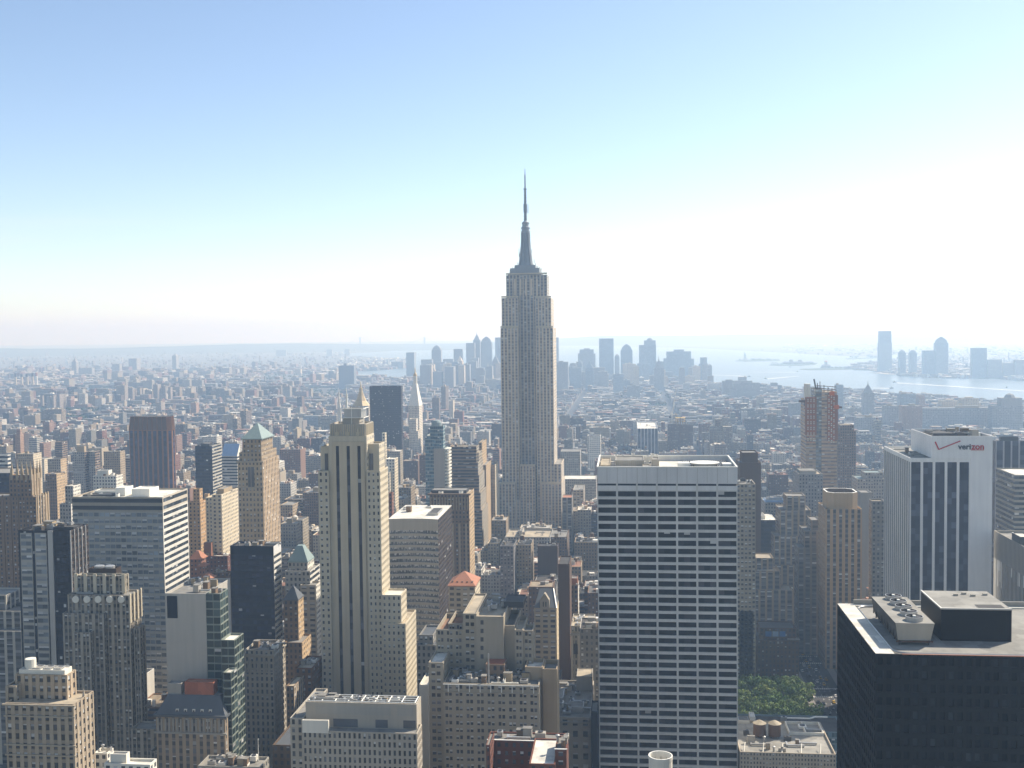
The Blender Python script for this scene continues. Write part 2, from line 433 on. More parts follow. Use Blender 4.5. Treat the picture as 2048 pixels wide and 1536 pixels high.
        for i in range(1, len(xe)-1, 2):
            a, b = xe[i], xe[i+1]
            if strip:
                zt_ = z1-min(2.5, (z1-z0)*.15); rows = [(z0, zt_)]
                W.poly([pt(a, zt_), pt(b, zt_), pt(b, z1), pt(a, z1)], key)
            else:
                rows = [(z0+j*ch+h_, z0+(j+1)*ch-h_) for j in range(nf)]
                zz = [z0] + [v for r in rows for v in r] + [z1]
                for j in range(0, len(zz), 2):
                    o_ = .15 if sp else 0
                    W.poly([pt(a, zz[j], o_), pt(b, zz[j], o_), pt(b, zz[j+1], o_), pt(a, zz[j+1], o_)], spk)
            for j, (c, d) in enumerate(rows):
                W.poly([pt(a, c), pt(a, c, inset), pt(a, d, inset), pt(a, d)], key)
                W.poly([pt(b, c, inset), pt(b, c), pt(b, d), pt(b, d, inset)], key)
                W.poly([pt(a, c), pt(b, c), pt(b, c, inset), pt(a, c, inset)], key)
                W.poly([pt(a, d, inset), pt(b, d, inset), pt(b, d), pt(a, d)], key)
                s.panes.append((sty, [pt(a, c, inset), pt(b, c, inset), pt(b, d, inset), pt(a, d, inset)], max(1, round((d-c)/3.7)), max(1, round((b-a)/3.0))))
    def part(s, name, mb, label=None):
        s.nparts += 1
        return mb.obj(name, s.root, label)
    def pent(s, B, fx0, fx1, fy0, fy1, h, st='plain:stone', roof='roof grey', name='penthouse', z=None, par=.4):
        """roof house over fractions of a mass's roof"""
        z = (B.z1-.9) if z is None else z
        x0, x1, y0, y1 = B.x0+B.w*fx0, B.x0+B.w*fx1, B.y0+B.d*fy0, B.y0+B.d*fy1
        m = MB()
        a, b, c, d = (x0, y0), (x1, y0), (x1, y1), (x0, y1)
        for i, (p, q) in enumerate(((a, b), (b, c), (c, d), (d, a))):
            if st in ST:
                L = abs(q[0]-p[0])+abs(q[1]-p[1])
                m.wall(p, q, z, z+h, st, max(1, round(L/ST[st][4])), max(1, round(h/ST[st][5])), s.rng.randint(1, 99), 3)
            else: m.wall(p, q, z, z+h, st)
        t = min(.35, (x1-x0)*.08)
        m.poly([(x0+t, y0+t, z+h-par), (x1-t, y0+t, z+h-par), (x1-t, y1-t, z+h-par), (x0+t, y1-t, z+h-par)], roof)
        A = [a, b, c, d]; Bq = [(x0+t, y0+t), (x1-t, y0+t), (x1-t, y1-t), (x0+t, y1-t)]
        ck = ('plain:'+st) if st in ST else st
        for i in range(4):
            j = (i+1) % 4
            m.poly([(*A[i], z+h), (*A[j], z+h), (*Bq[j], z+h), (*Bq[i], z+h)], ck)
            m.poly([(*Bq[i], z+h), (*Bq[j], z+h), (*Bq[j], z+h-par), (*Bq[i], z+h-par)], ck)
        s.part(name, m)
        return Box(x0, x1, y0, y1, z, z+h)
    def tank(s, x, y, z, r=2.0, h=4.0, leg=3.0, wood='timber', cone='roof tan'):
        m = MB()
        for sx in (-1, 1):
            for sy in (-1, 1): m.bar((x+sx*r*.6, y+sy*r*.6, z-.5), (x+sx*r*.6, y+sy*r*.6, z+leg), .15, 'dark steel')
        m.lathe(x, y, [(r*1.02, z+leg-.2), (r, z+leg), (r*.96, z+leg+h)], wood, 14)
        m.lathe(x, y, [(r*1.1, z+leg+h), (0, z+leg+h+r*.55)], cone, 14)
        s.part('water_tank', m)
    def gear(s, B, n, z=None, area=(.08, .92, .08, .92), big=1.0):
        """air handlers, ducts, stair bulkheads and vents standing on a roof"""
        z = (B.z1-.9) if z is None else z
        R = s.rng
        for i in range(n):
            k = R.choice(['air_handler', 'air_handler', 'stair_bulkhead', 'duct', 'vent_stack'])
            x = B.x0 + B.w*R.uniform(area[0], area[1]*.88); y = B.y0 + B.d*R.uniform(area[2], area[3]*.88)
            w, d, h = R.uniform(1.5, 4)*big, R.uniform(1.5, 4)*big, R.uniform(1.2, 2.6)*big
            w = min(w, B.w*.3); d = min(d, B.d*.3)
            m = MB(); c = R.choice(['steel', 'concrete', 'white paint', 'roof dark', 'steel'])
            if k == 'air_handler':
                m.box(x, x+w, y, y+d, z+.3, z+h, c, bottom=True)
                m.lathe(x+w/2, y+d/2, [(min(w, d)*.36, z+h), (min(w, d)*.36, z+h+.35)], 'dark steel', 10)
                for a in (x+.1, x+w-.3): m.box(a, a+.2, y, y+d, z, z+.3, 'dark steel')
            elif k == 'stair_bulkhead':
                h += 1.2
                m.box(x, x+w, y, y+d, z, z+h, R.choice(['plain:tan', 'plain:brown', 'concrete']), 'roof grey')
                m.box(x-.15, x+w+.15, y-.15, y+d+.15, z+h, z+h+.2, 'roof dark', 'roof grey')
            elif k == 'duct':
                L = min(B.w*.35, 9.0)
                m.box(x, x+L, y, y+.9, z+.4, z+1.3, 'steel', bottom=True); m.box(x, x+.9, y+.9, y+min(5, B.d*.3), z+.4, z+1.3, 'steel', bottom=True)
                m.box(x+.2, x+.6, y+.2, y+.6, z, z+.4, 'dark steel'); m.box(x+L-.6, x+L-.2, y+.2, y+.6, z, z+.4, 'dark steel')
            else:
                m.lathe(x, y, [(.45, z), (.45, z+2.2), (.8, z+2.3), (.8, z+2.7), (0, z+3.1)], 'steel', 10)
            s.part(k, m)
    def finish(s):
        if s.w.f: s.wall_obj = s.w.obj('wall', s.root)
        for rf in s.rs: rf.obj('roof', s.root)
        if s.panes: PANES.append((s, s.panes))
        bx = [b for b in FOOT]
        p = pix(s.root.location[0], s.root.location[1], 30)
        if s.ref: REFS.append((pix(*s.root.location)[0], s.root.location[1], s.ref))
        return s
# ---------------------------------------------------------------- setting: ground, avenues, harbour
X6 = ground(1618, 1325)[0]
AVES = [X6 + d for d in (-3100, -2820, -2540, -2260, -1980, -1700, -1420, -1160, -960, -800, -640, -480, -316, 0, 285, 565, 845, 1125, 1400, 1650)]
STREET0 = 643.0
def sheet(name, pts, z, key, kind='structure', label=None, cat=None):
    m = MB(); m.poly([(x, y, z) for x, y in pts], key); return m.obj(name, None, label, cat, None, kind)
g = MB(); g.box(-26000, 26000, -9000, 30000, -8, 0, 'land'); g.obj('ground', kind='structure')
asp = MB()
for x in AVES: asp.poly([(x-11, 60, .05), (x+11, 60, .05), (x+11, 5200, .05), (x-11, 5200, .05)], 'asphalt')
asp.obj('avenues', kind='structure')
stm = MB()
for k in range(-7, 55):
    y = STREET0 + 80*k
    for a, b in zip(AVES, AVES[1:]): stm.poly([(a+11, y-6, .05), (b-11, y-6, .05), (b-11, y+6, .05), (a+11, y+6, .05)], 'asphalt')
stm.obj('streets', kind='structure')
pv = MB()
for k in range(-2, 9):
    y = STREET0 + 80*k
    for s_ in (-1, 1):
        a, b = X6+s_*11, X6+s_*16
        pv.box(min(a, b), max(a, b), y+6.2, y+73.8, 0, .15, 'pavement')
pv.obj('pavement', kind='structure')
lm = MB()
for x in (-3.7, 0, 3.7):
    for y in range(400, 1300, 9): lm.poly([(X6+x-.1, y, .056), (X6+x+.1, y, .056), (X6+x+.1, y+3, .056), (X6+x-.1, y+3, .056)], 'road paint')
for k in range(-2, 8):
    for o in (-10.5, 7.5):
        for i in range(14):
            xx = X6-10+i*1.5; y = STREET0+80*k+o
            lm.poly([(xx, y, .056), (xx+.7, y, .056), (xx+.7, y+3, .056), (xx, y+3, .056)], 'road paint')
lm.obj('road_markings', kind='structure')

def water_mat():
    m, t, b = _nt('harbour water')
    n = _noise(t, .004, (1, .4, 1), 4)
    t.links.new(_mix(t, n, (.08, .12, .135), (.13, .17, .18)), b.inputs['Base Color'])
    b.inputs['Roughness'].default_value = .32; b.inputs['Specular IOR Level'].default_value = .6
    bump = t.nodes.new('ShaderNodeBump'); bump.inputs['Strength'].default_value = .25; bump.inputs['Distance'].default_value = 2.0
    t.links.new(_noise(t, .03, (1, .5, 1), 4), bump.inputs['Height']); t.links.new(bump.outputs[0], b.inputs['Normal'])
    MATS['water'] = m
water_mat()
HARBOUR = [(2500, 815), (2048, 806), (1960, 803), (1900, 800), (1790, 792), (1690, 782), (1600, 780), (1530, 777), (1430, 767), (1330, 763),
           (1200, 762), (1100, 763), (1000, 764), (930, 758), (860, 757), (800, 758), (740, 757), (700, 756), (650, 754), (690, 744), (760, 741),
           (815, 736), (822, 717), (760, 715), (700, 712), (690, 707), (760, 704), (800, 700), (860, 697), (930, 694), (1110, 691), (1250, 693), (1400, 697), (1480, 701),
           (1560, 705), (1680, 712), (1755, 714), (1768, 712), (1800, 709), (1850, 710), (1860, 712), (1800, 716), (1768, 722), (1740, 722), (1700, 733), (1690, 738),
           (1750, 743), (1800, 752), (1850, 756), (1900, 757), (1980, 757), (2048, 763), (2500, 771)]
WATER_XY = [ground(px, py)[:2] for px, py in HARBOUR]
sheet('water', WATER_XY, .6, 'water')
sheet('river', [ground(px, py)[:2] for px, py in ((-200, 789), (120, 782), (300, 776), (420, 772), (560, 768), (690, 764), (690, 757), (560, 760), (420, 763), (300, 766), (120, 771), (-200, 775))], .6, 'water')
def in_poly(x, y, P):
    c = False; n = len(P); j = n-1
    for i in range(n):
        (xi, yi), (xj, yj) = P[i], P[j]
        if (yi > y) != (yj > y) and x < (xj-xi)*(y-yi)/(yj-yi)+xi: c = not c
        j = i
    return c
# islands and spits
def mound(name, poly_px, h, key, kind='structure', label=None, cat=None):
    pts = [ground(px, py)[:2] for px, py in poly_px]
    cx, cy = sum(p[0] for p in pts)/len(pts), sum(p[1] for p in pts)/len(pts)
    a = sum(pts[i][0]*pts[(i+1) % len(pts)][1]-pts[(i+1) % len(pts)][0]*pts[i][1] for i in range(len(pts)))
    if a < 0: pts = pts[::-1]
    m = MB(); m.prism(pts, 0, h, key, taper=[(cx+(x-cx)*.93, cy+(y-cy)*.93) for x, y in pts])
    return m.obj(name, None, label, cat, None, kind)
mound('island_ground', [(1469, 722.5), (1485, 721), (1520, 720), (1560, 719), (1560, 722), (1520, 723), (1490, 723.5)], 5, 'island green')
mound('island_ground', [(1536, 731), (1560, 729), (1600, 727), (1636, 727), (1630, 730), (1600, 732), (1560, 732)], 5, 'island green')
mound('island_ground', [(1596, 739), (1640, 737.5), (1700, 734), (1745, 732), (1765, 735), (1730, 738), (1690, 740), (1620, 741)], 4, 'island green')
mound('island_ground', [(1690, 718), (1768, 714), (1768, 716), (1740, 717.5), (1695, 719)], 4, 'island green')
mound('island_ground', [(1738, 746), (1768, 744), (1800, 751), (1770, 749)], 3, 'concrete')

# far hills: long low ridges at their own distance
def ridge(dist, cols, kind='structure'):
    """cols: (px, py of crest)"""
    m = MB(); pts = []
    for px, py in cols:
        d = ray(px, py); sc = dist/sqrt(d[0]**2+d[1]**2)
        pts.append((d[0]*sc, d[1]*sc, max(3, EYE+d[2]*sc)))
    n = len(pts)
    for i in range(n-1):
        (xa, ya, za), (xb, yb, zb) = pts[i], pts[i+1]
        f, b = .88, 1.12
        m.poly([(xa*f, ya*f, 0), (xb*f, yb*f, 0), (xb, yb, zb), (xa, ya, za)], 'hill')
        m.poly([(xa, ya, za), (xb, yb, zb), (xb*b, yb*b, 0), (xa*b, ya*b, 0)], 'hill')
    m.obj('hills', kind=kind)
rr = random.Random(3)
def crest(a, b, fn, step=30): return [(x, fn(x)+rr.uniform(-.5, .5)) for x in range(a, b, step)]
ridge(17500, crest(-150, 1080, lambda x: 699-.0135*(x+150)+2.2*sin(x*.009)))
ridge(21000, crest(1060, 2250, lambda x: 671 + (7*math.exp(-((x-1100)/70)**2)) + 1.2*sin(x*.011) - .004*(x-1100)))

# ---------------------------------------------------------------- the near towers
def T(*a, **k): return Bld(*a, **k)
FOCUS = {}
# white grid slab
b = T('office_tower', 'white concrete grid office slab with seven columns of dark window bands', ref='the white grid slab')
zA, zB, zC = at(1335, 980, 565)[2], at(1335, 971.5, 565)[2], at(1335, 967.5, 565)[2]
xa, xb = at(1194, 935, 565)[0], at(1475, 935, 565)[0]; zt = at(1335, 935, 565)[2]
b.massw(xa, xb, 565, 616, 0, zA, st='grace', ss='plainwhite', mode='p', smode='b', bay=(xb-xa)/7, floor=4.15, inset=.8, par=0, rect=True)
b.massw(xa, xb, 565, 616, zA, zB, st='plainwhite', mode='b', par=0)
b.massw(xa+.5, xb-.5, 565.6, 615.5, zB, zC, st='darkglass', mode='b', par=0)
B = b.massw(xa, xb, 565, 616, zC, zt, st='plainwhite', mode='b', par=2.6, roof='roof white', tint=(.95, .95, .95))
for i in range(1, 7):
    x = xa+(xb-xa)*i/7; m = MB(); m.box(x-.45, x+.45, 564.9, 566, zA-1, zC+.3, 'plain:grace'); b.part('pier', m)
zr = B.z1-2.6
for i in range(7):
    for o_ in (.02, .5):
        m = MB(); x = xa+(xb-xa)*(i+o_)/7; m.box(x-.1, x+.1, 564.96, 565, zC+.4, zt-.3, 'concrete'); b.part('panel_joint', m)
m = MB(); m.box(xa-.15, xb+.15, 564.8, 565.6, zt, zt+.5, 'white paint'); m.box(xb-.6, xb+.15, 565.6, 616, zt, zt+.5, 'white paint'); m.box(xa-.15, xa+.6, 565.6, 616, zt, zt+.5, 'white paint'); m.box(xa+.6, xb-.6, 615.3, 616, zt, zt+.5, 'white paint'); b.part('parapet_cap', m)
b.pent(B, .02, .09, .25, .9, 2.2, 'roof tan', 'roof tan', z=zr)
P_ = b.pent(B, .13, .34, .30, .75, 4.2, 'concrete', 'roof grey', z=zr)
m = MB()
for i in range(16):
    x = P_.x0+P_.w*i/15; m.box(x-.12, x+.12, P_.y0-.5, P_.y0-.2, zr, P_.z1+.3, 'steel')
m.box(P_.x0-.2, P_.x1+.2, P_.y0-.5, P_.y0-.2, P_.z1+.1, P_.z1+.5, 'steel'); b.part('louvre_screen', m)
for fx in (.12, .17, .25, .36, .40, .43): b.pent(B, fx, fx+.025, .78, .92, random.uniform(3.5, 5.5), 'white paint', z=zr, name='vent_box')
b.pent(B, .405, .455, .45, .7, 4, 'concrete', z=zr); b.pent(B, .33, .385, .1, .3, 2.5, 'roof tan', z=zr, name='vent_box')
P_ = b.pent(B, .64, .985, .08, .92, .8, 'dark steel', 'roof dark', z=zr, name='grille_deck', par=.2)
m = MB()
for i in range(26):
    x = P_.x0+P_.w*(i+.5)/26; m.box(x-.12, x+.12, P_.y0+1, P_.y1-1, P_.z1-.1, P_.z1+.25, 'steel')
b.part('grille_slats', m)
m = MB(); x, y = B.x0+B.w*.79, B.y0+22
m.lathe(x, y, [(5.5, zr+.6), (7.5, zr+2.6), (7.8, zr+2.7), (6.6, zr+2.5)], 'white paint', 20); b.part('fan_housing', m)
for a_, c_, h_ in ((-14, -8, 2.6), (9, 14, 2.2)):
    m = MB(); m.box(x+a_, x+c_, y-3.5, y+3.5, zr+.6, zr+h_, 'white paint'); b.part('air_handler', m)
b.finish()

# black tower at the lower right
b = T('office_tower', 'black tower filling the lower right corner, big fan unit on its pale roof', ref='the black tower')
Y0 = 318; p = at(1752, 1308, Y0); zt = p[2]
dd = (EYE-zt); q = ground(1670, 1207, zt); q2 = ground(2038, 1202, zt)
B = b.massw(p[0], q2[0], Y0, q[1], 0, zt, st='blackgrid', mode='p', par=.35, roof='roof slate grey', inset=.5, bay=2.4, sbay=2.6, floor=3.9, tint=(1, 1, 1))
m = MB()
t_ = 5.2; zc = zt+.02
for x0, x1, y0, y1, k in ((B.x0, B.x0+t_, B.y0+.6, B.y1, 'roof white'), (B.x0+t_, B.x1, B.y1-2.6, B.y1-.7, 'roof white'), (B.x0+t_, B.x1, B.y1-.7, B.y1-.1, 'plain:grey')):
    m.box(x0, x1, y0, y1, zt-.35, zc if k == 'roof white' else zt+1.5, k)
m.box(B.x0+t_+2, B.x1, B.y0, B.y0+.5, zt-.3, zt+.1, 'terracotta')
b.part('roof_edge', m)
m = MB(); pts = []
xe, yb_, yf = B.x0+t_+.3, B.y1-3, B.y0+.9
for a in range(0, 95, 10): pts.append((xe+4+4*cos(radians(90+a)), yb_-4+4*sin(radians(90+a))))
for a in range(0, 95, 10): pts.append((xe+4+4*cos(radians(180+a)), yf+4+4*sin(radians(180+a))))
pts = [(xe+14, yb_)] + pts + [(B.x1-3, yf)]
for u, v in zip(pts, pts[1:]): m.bar((*u, zt+.05), (*v, zt+.05), .28, 'steel')
b.part('kerb_rail', m)
# penthouse
zp = at(1950, 1218, ground(1882, 1279, zt)[1])[2]
f1, f2 = ground(1882, 1279, zt), ground(2020, 1279, zt); bk = ground(1840, 1181, zp)
m = MB(); m.box(f1[0], f2[0], f1[1], bk[1], zt-.4, zp, 'black granite', 'roof slate grey')
m.box(f1[0]-.15, f2[0]+.15, f1[1]-.15, f1[1]+.2, zp-.25, zp+.2, 'steel', 'white paint'); m.box(f1[0]-.15, f1[0]+.2, f1[1]+.2, bk[1], zp-.25, zp+.2, 'steel', 'white paint')
b.part('penthouse', m)
m = MB(); m.box(f2[0]-9, f2[0]-1.5, f1[1]+.9, f1[1]+5, zp, zp+.12, 'roof white', 'roof dark'); b.part('roof_hatch', m)
for x, y in ((8, 16), (11, 18), (13, 15.5), (17, 17)):
    m = MB(); m.box(f1[0]+x, f1[0]+x+1.4, f1[1]+y, f1[1]+y+.6, zp, zp+.6, 'concrete'); b.part('vent_box', m)
# fan unit
c0 = ground(1791, 1246, zt+6.3); c1 = ground(1866, 1244, zt+6.3); cb = ground(1741, 1193, zt+6.3)
x0, x1, y0, y1 = c0[0], c1[0], c0[1], cb[1]; zc = zt+6.3; ins = .9
m = MB(); lo = [(x0+ins, y0+ins), (x1-ins, y0+ins), (x1-ins, y1-ins), (x0+ins, y1-ins)]; hi = [(x0, y0), (x1, y0), (x1, y1), (x0, y1)]
m.prism(lo, zt+1.0, zc, 'roof dark', 'roof slate grey', taper=hi); m.mi[0] = m.m('concrete')  # side shading put into the colour: dark sides, pale front
for i in range(9):
    y = y0+ins+(y1-y0-2*ins)*i/8; m.box(x0+.4, x0+.7, y-.1, y+.1, zt+1.2, zc-.4, 'dark steel')
for x in (x0+1.2, x1-1.5):
    m.box(x, x+.3, y0+.2, y1-.5, zt+.4, zt+1.05, 'timber')
    for i in range(6):
        y = y0+1+(y1-y0-2)*i/5; m.box(x, x+.3, y, y+.3, zt-.4, zt+.4, 'dark steel')
m.box(x0+.3, x1-.3, y0+.2, y0+.5, zt+.6, zt+1.05, 'timber')
fan_unit = b.part('cooling_unit', m)
for i in range(5):
    y = y0+3.6+(y1-y0-6.5)*i/4; x = x0+(x1-x0)*.56; r = min(2.5, (y1-y0-6.5)/8*1.02)
    m = MB(); m.lathe(x, y, [(r, zc-.2), (r, zc+1.25), (r*.92, zc+1.26)], 'steel', 20, cap=False)
    m.lathe(x, y, [(r*.92, zc+1.26), (r*.9, zc+.4)], 'dark steel', 20)
    m.lathe(x, y, [(.5, zc+.7), (.5, zc+1.45)], 'white paint', 10)
    for a in range(6):
        u = a*pi/3; m.poly([(x+.5*cos(u), y+.5*sin(u), zc+1.0), (x+r*.9*cos(u), y+r*.9*sin(u), zc+1.0), (x+r*.9*cos(u+.5), y+r*.9*sin(u+.5), zc+1.15), (x+.5*cos(u+.9), y+.5*sin(u+.9), zc+1.15)], 'dark steel')
    m.obj('fan', fan_unit)
b.finish()

# white tower with the sign
b = T('office_tower', 'white slab tower with dark vertical strips and a red and black sign near its top', ref='the white tower with the sign')
Y0 = 690
zl = at(1880, 916, Y0)[2]; x0, x1, x2 = at(1820, 916, Y0)[0], at(1941, 916, Y0)[0], at(1985, 872, Y0)[0]
B1 = b.mass(Y0, 1820, 1941, 916, xs=1768, st='strips', mode='p', bay=(x1-x0)/5, sbay=5.2, inset=.6, roof='roof slate grey', tint=(1.15, 1.15, 1.15))
zt = at(1924, 872, Y0)[2]; xc = at(1863, 872, Y0)[0]
yb = B1.y1
lo_, hi_ = Y0, Y0*2
for _ in range(40):
    mid = (lo_+hi_)/2
    if pix(xc, mid, zt)[0] > 1822: lo_ = mid
    else: hi_ = mid
b.massw(x1, x2, Y0-.3, lo_, 0, zl, st='plainwhite', mode='b', par=0, tint=(1.18, 1.18, 1.18))
B2 = b.massw(xc, x2, Y0-.3, lo_, zl, zt, st='plainwhite', mode='b', tint=(1.18, 1.18, 1.18), par=1.6, roof='roof dark')
b.gear(B1, 5, area=(.05, .35, .1, .9)); b.gear(B2, 14, z=zt-1.6, big=1.3)
P_ = b.pent(B2, .08, .5, .15, .6, 2.6, 'dark steel', 'roof dark', z=zt-1.6); b.gear(B2, 6, z=zt-1.6, area=(.5, .95, .3, .95))
# sign
def face_pt(px, py, off): q = at(px, py, Y0-.3-off); return Vector((q[0], Y0-.3-off, q[2]))
def bar_flat(p, q, w, key, mb, th=.35):
    d = (q-p).normalized(); n = Vector((-d.z, 0, d.x))*w/2; e = Vector((0, th, 0))
    ring = [p+n, p-n, q-n, q+n]; f = [tuple(v) for v in ring]; k = [tuple(v+e) for v in ring]
    mb.poly(f, key); 
    for i in range(4):
        j = (i+1) % 4; mb.poly([f[j], f[i], k[i], k[j]], key)
m = MB(); A, Bq, Cq = face_pt(1870.5, 883.5, .4), face_pt(1877.5, 899, .4), face_pt(1921, 882, .4)
bar_flat(A, Bq, .75, 'sign red', m); bar_flat(Bq, Cq, .62, 'sign red', m)
b.part('sign_check', m)
def lettering(txt, px, py, px2, key, off=.35):
    cu = bpy.data.curves.new('txt', 'FONT'); cu.body = txt; cu.size = 1.0; cu.extrude = .06; cu.offset = .02
    o = bpy.data.objects.new('txt', cu); COL.objects.link(o)
    dg = bpy.context.evaluated_depsgraph_get(); me = bpy.data.meshes.new_from_object(o.evaluated_get(dg))
    bpy.data.objects.remove(o)
    p, q = face_pt(px, py, off), face_pt(px2, py, off)
    w0 = min(v.co.x for v in me.vertices); w1 = max(v.co.x for v in me.vertices)
    sc = (q.x-p.x)/(w1-w0); base = Vector(b.root.location)
    for v in me.vertices: v.co = Vector(((v.co.x-w0)*sc, v.co.z*-2.0, v.co.y*sc)) + p - base
    me.materials.clear(); me.materials.append(mat(key))
    ca = me.color_attributes.new('tint', 'FLOAT_COLOR', 'CORNER'); ca.data.foreach_set('color', [1.0]*(4*len(me.loops)))
    ob = bpy.data.objects.new('sign_lettering', me); COL.objects.link(ob); ob.parent = b.root
lettering('veri', 1916, 898.6, 1941.5, 'sign black'); lettering('zon', 1942.5, 898.6, 1968, 'sign red')
m = MB(); bar_flat(face_pt(1942, 900, .3), face_pt(1968, 900, .3), .35, 'sign red', m); b.part('sign_underline', m)
b.finish()

# tan tower with three dark vertical strips
b = T('office_tower', 'pale limestone setback tower with three long dark vertical window strips', ref='the three-strip limestone tower')
b.mass(602, 657, 733, 872, xs=748, st='limestone', mode='b', smode='s')
b.mass(601.4, 663.7, 728.3, 883, D=.6, st='slit', mode='p', par=0, bay=5.85, inset=.45)
B = b.mass(603.5, 659, 731, 848, xs=746, zb=at(700, 873, 603)[2], st='concreteblank', mode='b', par=1.2, roof='roof tan')
m = MB()
for i in range(17):
    x = B.x0+B.w*(i+.5)/17; m.box(x-.22, x+.22, B.y0-.35, B.y0, B.z0+.5, B.z1-.3, 'plain:limestone')
for fx in (.21, .5, .79):
    x = B.x0+B.w*fx; m.box(x-.9, x+.9, B.y0-.6, B.y0, B.z0-3, B.z0+2.5, 'plain:limestone'); m.box(x-.4, x+.4, B.y0-.7, B.y0, B.z0+2.5, B.z0+4.2, 'plain:limestone')
for i in range(9):
    y = B.y0+B.d*(i+.5)/9; m.box(B.x1, B.x1+.4, y-.3, y+.3, B.z0+.5, B.z1-.3, 'plain:limestone')
b.part('crown_ribs', m)
P_ = b.pent(B, .33, .80, .15, .8, 4.4, 'concrete', z=B.z1-1.2); P2 = b.pent(B, .38, .86, .12, .8, 5.2, 'steel', z=P_.z1)
m = MB()
for z in (P_.z1-.1, P2.z1-.2):
    m.box(P_.x0-1, P2.x1+1.4, P_.y0-1, P_.y0-.7, z, z+.35, 'white paint', bottom=True); m.box(P2.x1+1.1, P2.x1+1.4, P_.y0-.7, P2.y1, z, z+.35, 'white paint', bottom=True)
for x in (P_.x0-.8, (P_.x0+P2.x1)/2, P2.x1+1.2): m.box(x-.15, x+.15, P_.y0-.9, P_.y0-.75, B.z1-1, P2.z1+.8, 'white paint')
b.part('catwalk', m)
m = MB(); x, y = P2.x0-1.0, P2.y1-2
m.lathe(x, y, [(.7, B.z1-1), (.55, P2.z1+6), (.3, P2.z1+9), (0, P2.z1+12)], 'white paint', 8)
b.part('mast', m)
b.mass(606, 641, 660, 893, D=18, st='limestone', mode='b')
m = MB(); q0, q1 = at(650, 940, 605.8), at(655.5, 907, 605.8); m.box(q0[0], q1[0], 605.7, 606, q0[2], q1[2], 'pane:limestone'); b.part('window', m)
b.mass(600.5, 636, 657.2, 942, D=26, st='limestone', mode='p', bay=2.9)
b.mass(606, 731, 758, 888, xs=769, st='limestone', mode='b', smode='s')
m = MB(); q0, q1 = at(739, 940, 605.8), at(746, 907, 605.8); m.box(q0[0], q1[0], 605.7, 606, q0[2], q1[2], 'pane:limestone'); b.part('window', m)
b.mass(600.5, 733.2, 760, 942, xs=776, st='limestone', mode='p', bay=2.9)
b.mass(598, 764, 802, 1190, xs=813, st='limestone', mode='p', roof='roof white')
b.mass(596.5, 764, 811, 1247, xs=832, st='limestone', mode='p', roof='roof tan')
b.finish()

# left edge: gothic crown
b = T('stone_tower', 'brown tower with a crown of pointed pinnacles at the left edge', ref='the pinnacled brown tower')
B1 = b.mass(800, -60, 72, 993, xs=98, st='brown', ss='piers', tint=(1.0, .95, .85))  # side style paler than the front: its sunlight is put into the colour
B2 = b.mass(804, 18, 62, 950, xs=82, st='brown', ss='piers', tint=(1.1, 1.0, .9))
def pinnacle(px, Y, h, w, base):
    p = at(px, 950, Y); m = MB(); x, y = p[0], Y
    m.box(x-w, x+w, y-w, y+w, base-4, base+h*.35, 'plain:tan'); m.lathe(x, y, [(w*.9, base+h*.35), (w*.6, base+h*.6), (0, base+h)], 'plain:tan', 8)
    m.lathe(x, y, [(w*1.3, base+h*.34), (w*1.3, base+h*.4)], 'plain:tan', 8)
    b.part('pinnacle', m)
for px in (24, 35, 44, 53.5, 61.5): pinnacle(px, 804.5, 11.5, .9, B2.z1)
for f in (.35, .7, .98):
    m = MB(); x, y = B2.x1-.5, B2.y0+B2.d*f
    m.box(x-.9, x+.9, y-.9, y+.9, B2.z1-4, B2.z1+4, 'plain:tan'); m.lathe(x, y, [(.8, B2.z1+4), (0, B2.z1+11)], 'plain:tan', 8); b.part('pinnacle', m)
m = MB()
for i in range(9): x = B1.x0+B1.w*(i+.5)/9; m.box(x-.5, x+.5, B1.y0-.4, B1.y0, 20, B1.z1+1.2, 'plain:brown')
for i in range(5): y = B1.y0+B1.d*(i+.5)/5; m.box(B1.x1, B1.x1+.5, y-.6, y+.6, 20, B1.z1+1.5, 'plain:tan')  # tan on the sunny side, brown in front: sunlight painted in
for i in range(4): y = B2.y0+B2.d*(i+.2)/4; m.box(B2.x1, B2.x1+.5, y-.6, y+.6, B1.z1, B2.z1+.5, 'plain:tan')
b.part('buttresses', m); b.finish()
b = T('office_tower', 'plain dark slab cut by the left edge behind the pinnacled tower'); b.mass(930, -60, 23, 946, D=40, st='navy'); b.finish()
b = T('apartment_building', 'white apartment block with stacked balcony bands at the far left edge'); b.mass(1100, -30, 15, 910, xs=20, st='whitebands', floor=4.5); b.finish()

# dark glass tower with mirror panels
b = T('office_tower', 'dark glass tower with two pale mirrored panels and a bronze ribbed side', ref='the mirrored glass tower')
B = b.mass(580, 36, 139, 1061, xs=176, st='darkglass', ss='bronze', mode='s', roof='roof dark', par=1.5)
for a, c in ((40, 63), (69, 92)): b.mass(579.4, a, c, 1066, D=.6, st='mirror', mode='p', par=0, bay=6.5, floor=3.9, inset=.1)
m = MB()
for i in range(5): y = B.y0+B.d*(i+.02)/5; m.box(B.x1, B.x1+.5, y, y+.7, 0, B.z1, 'steel')
q = at(97, 1066, 579.4); m.box(q[0]-.5, q[0]+2.4, 579.2, 580, 0, B.z1, 'steel')
b.part('fins', m); b.gear(B, 14, z=B.z1-1.5, big=1.4)
b.pent(B, .55, .95, .35, .85, 2.2, 'dark steel', 'roof dark', z=B.z1-1.5); b.finish()

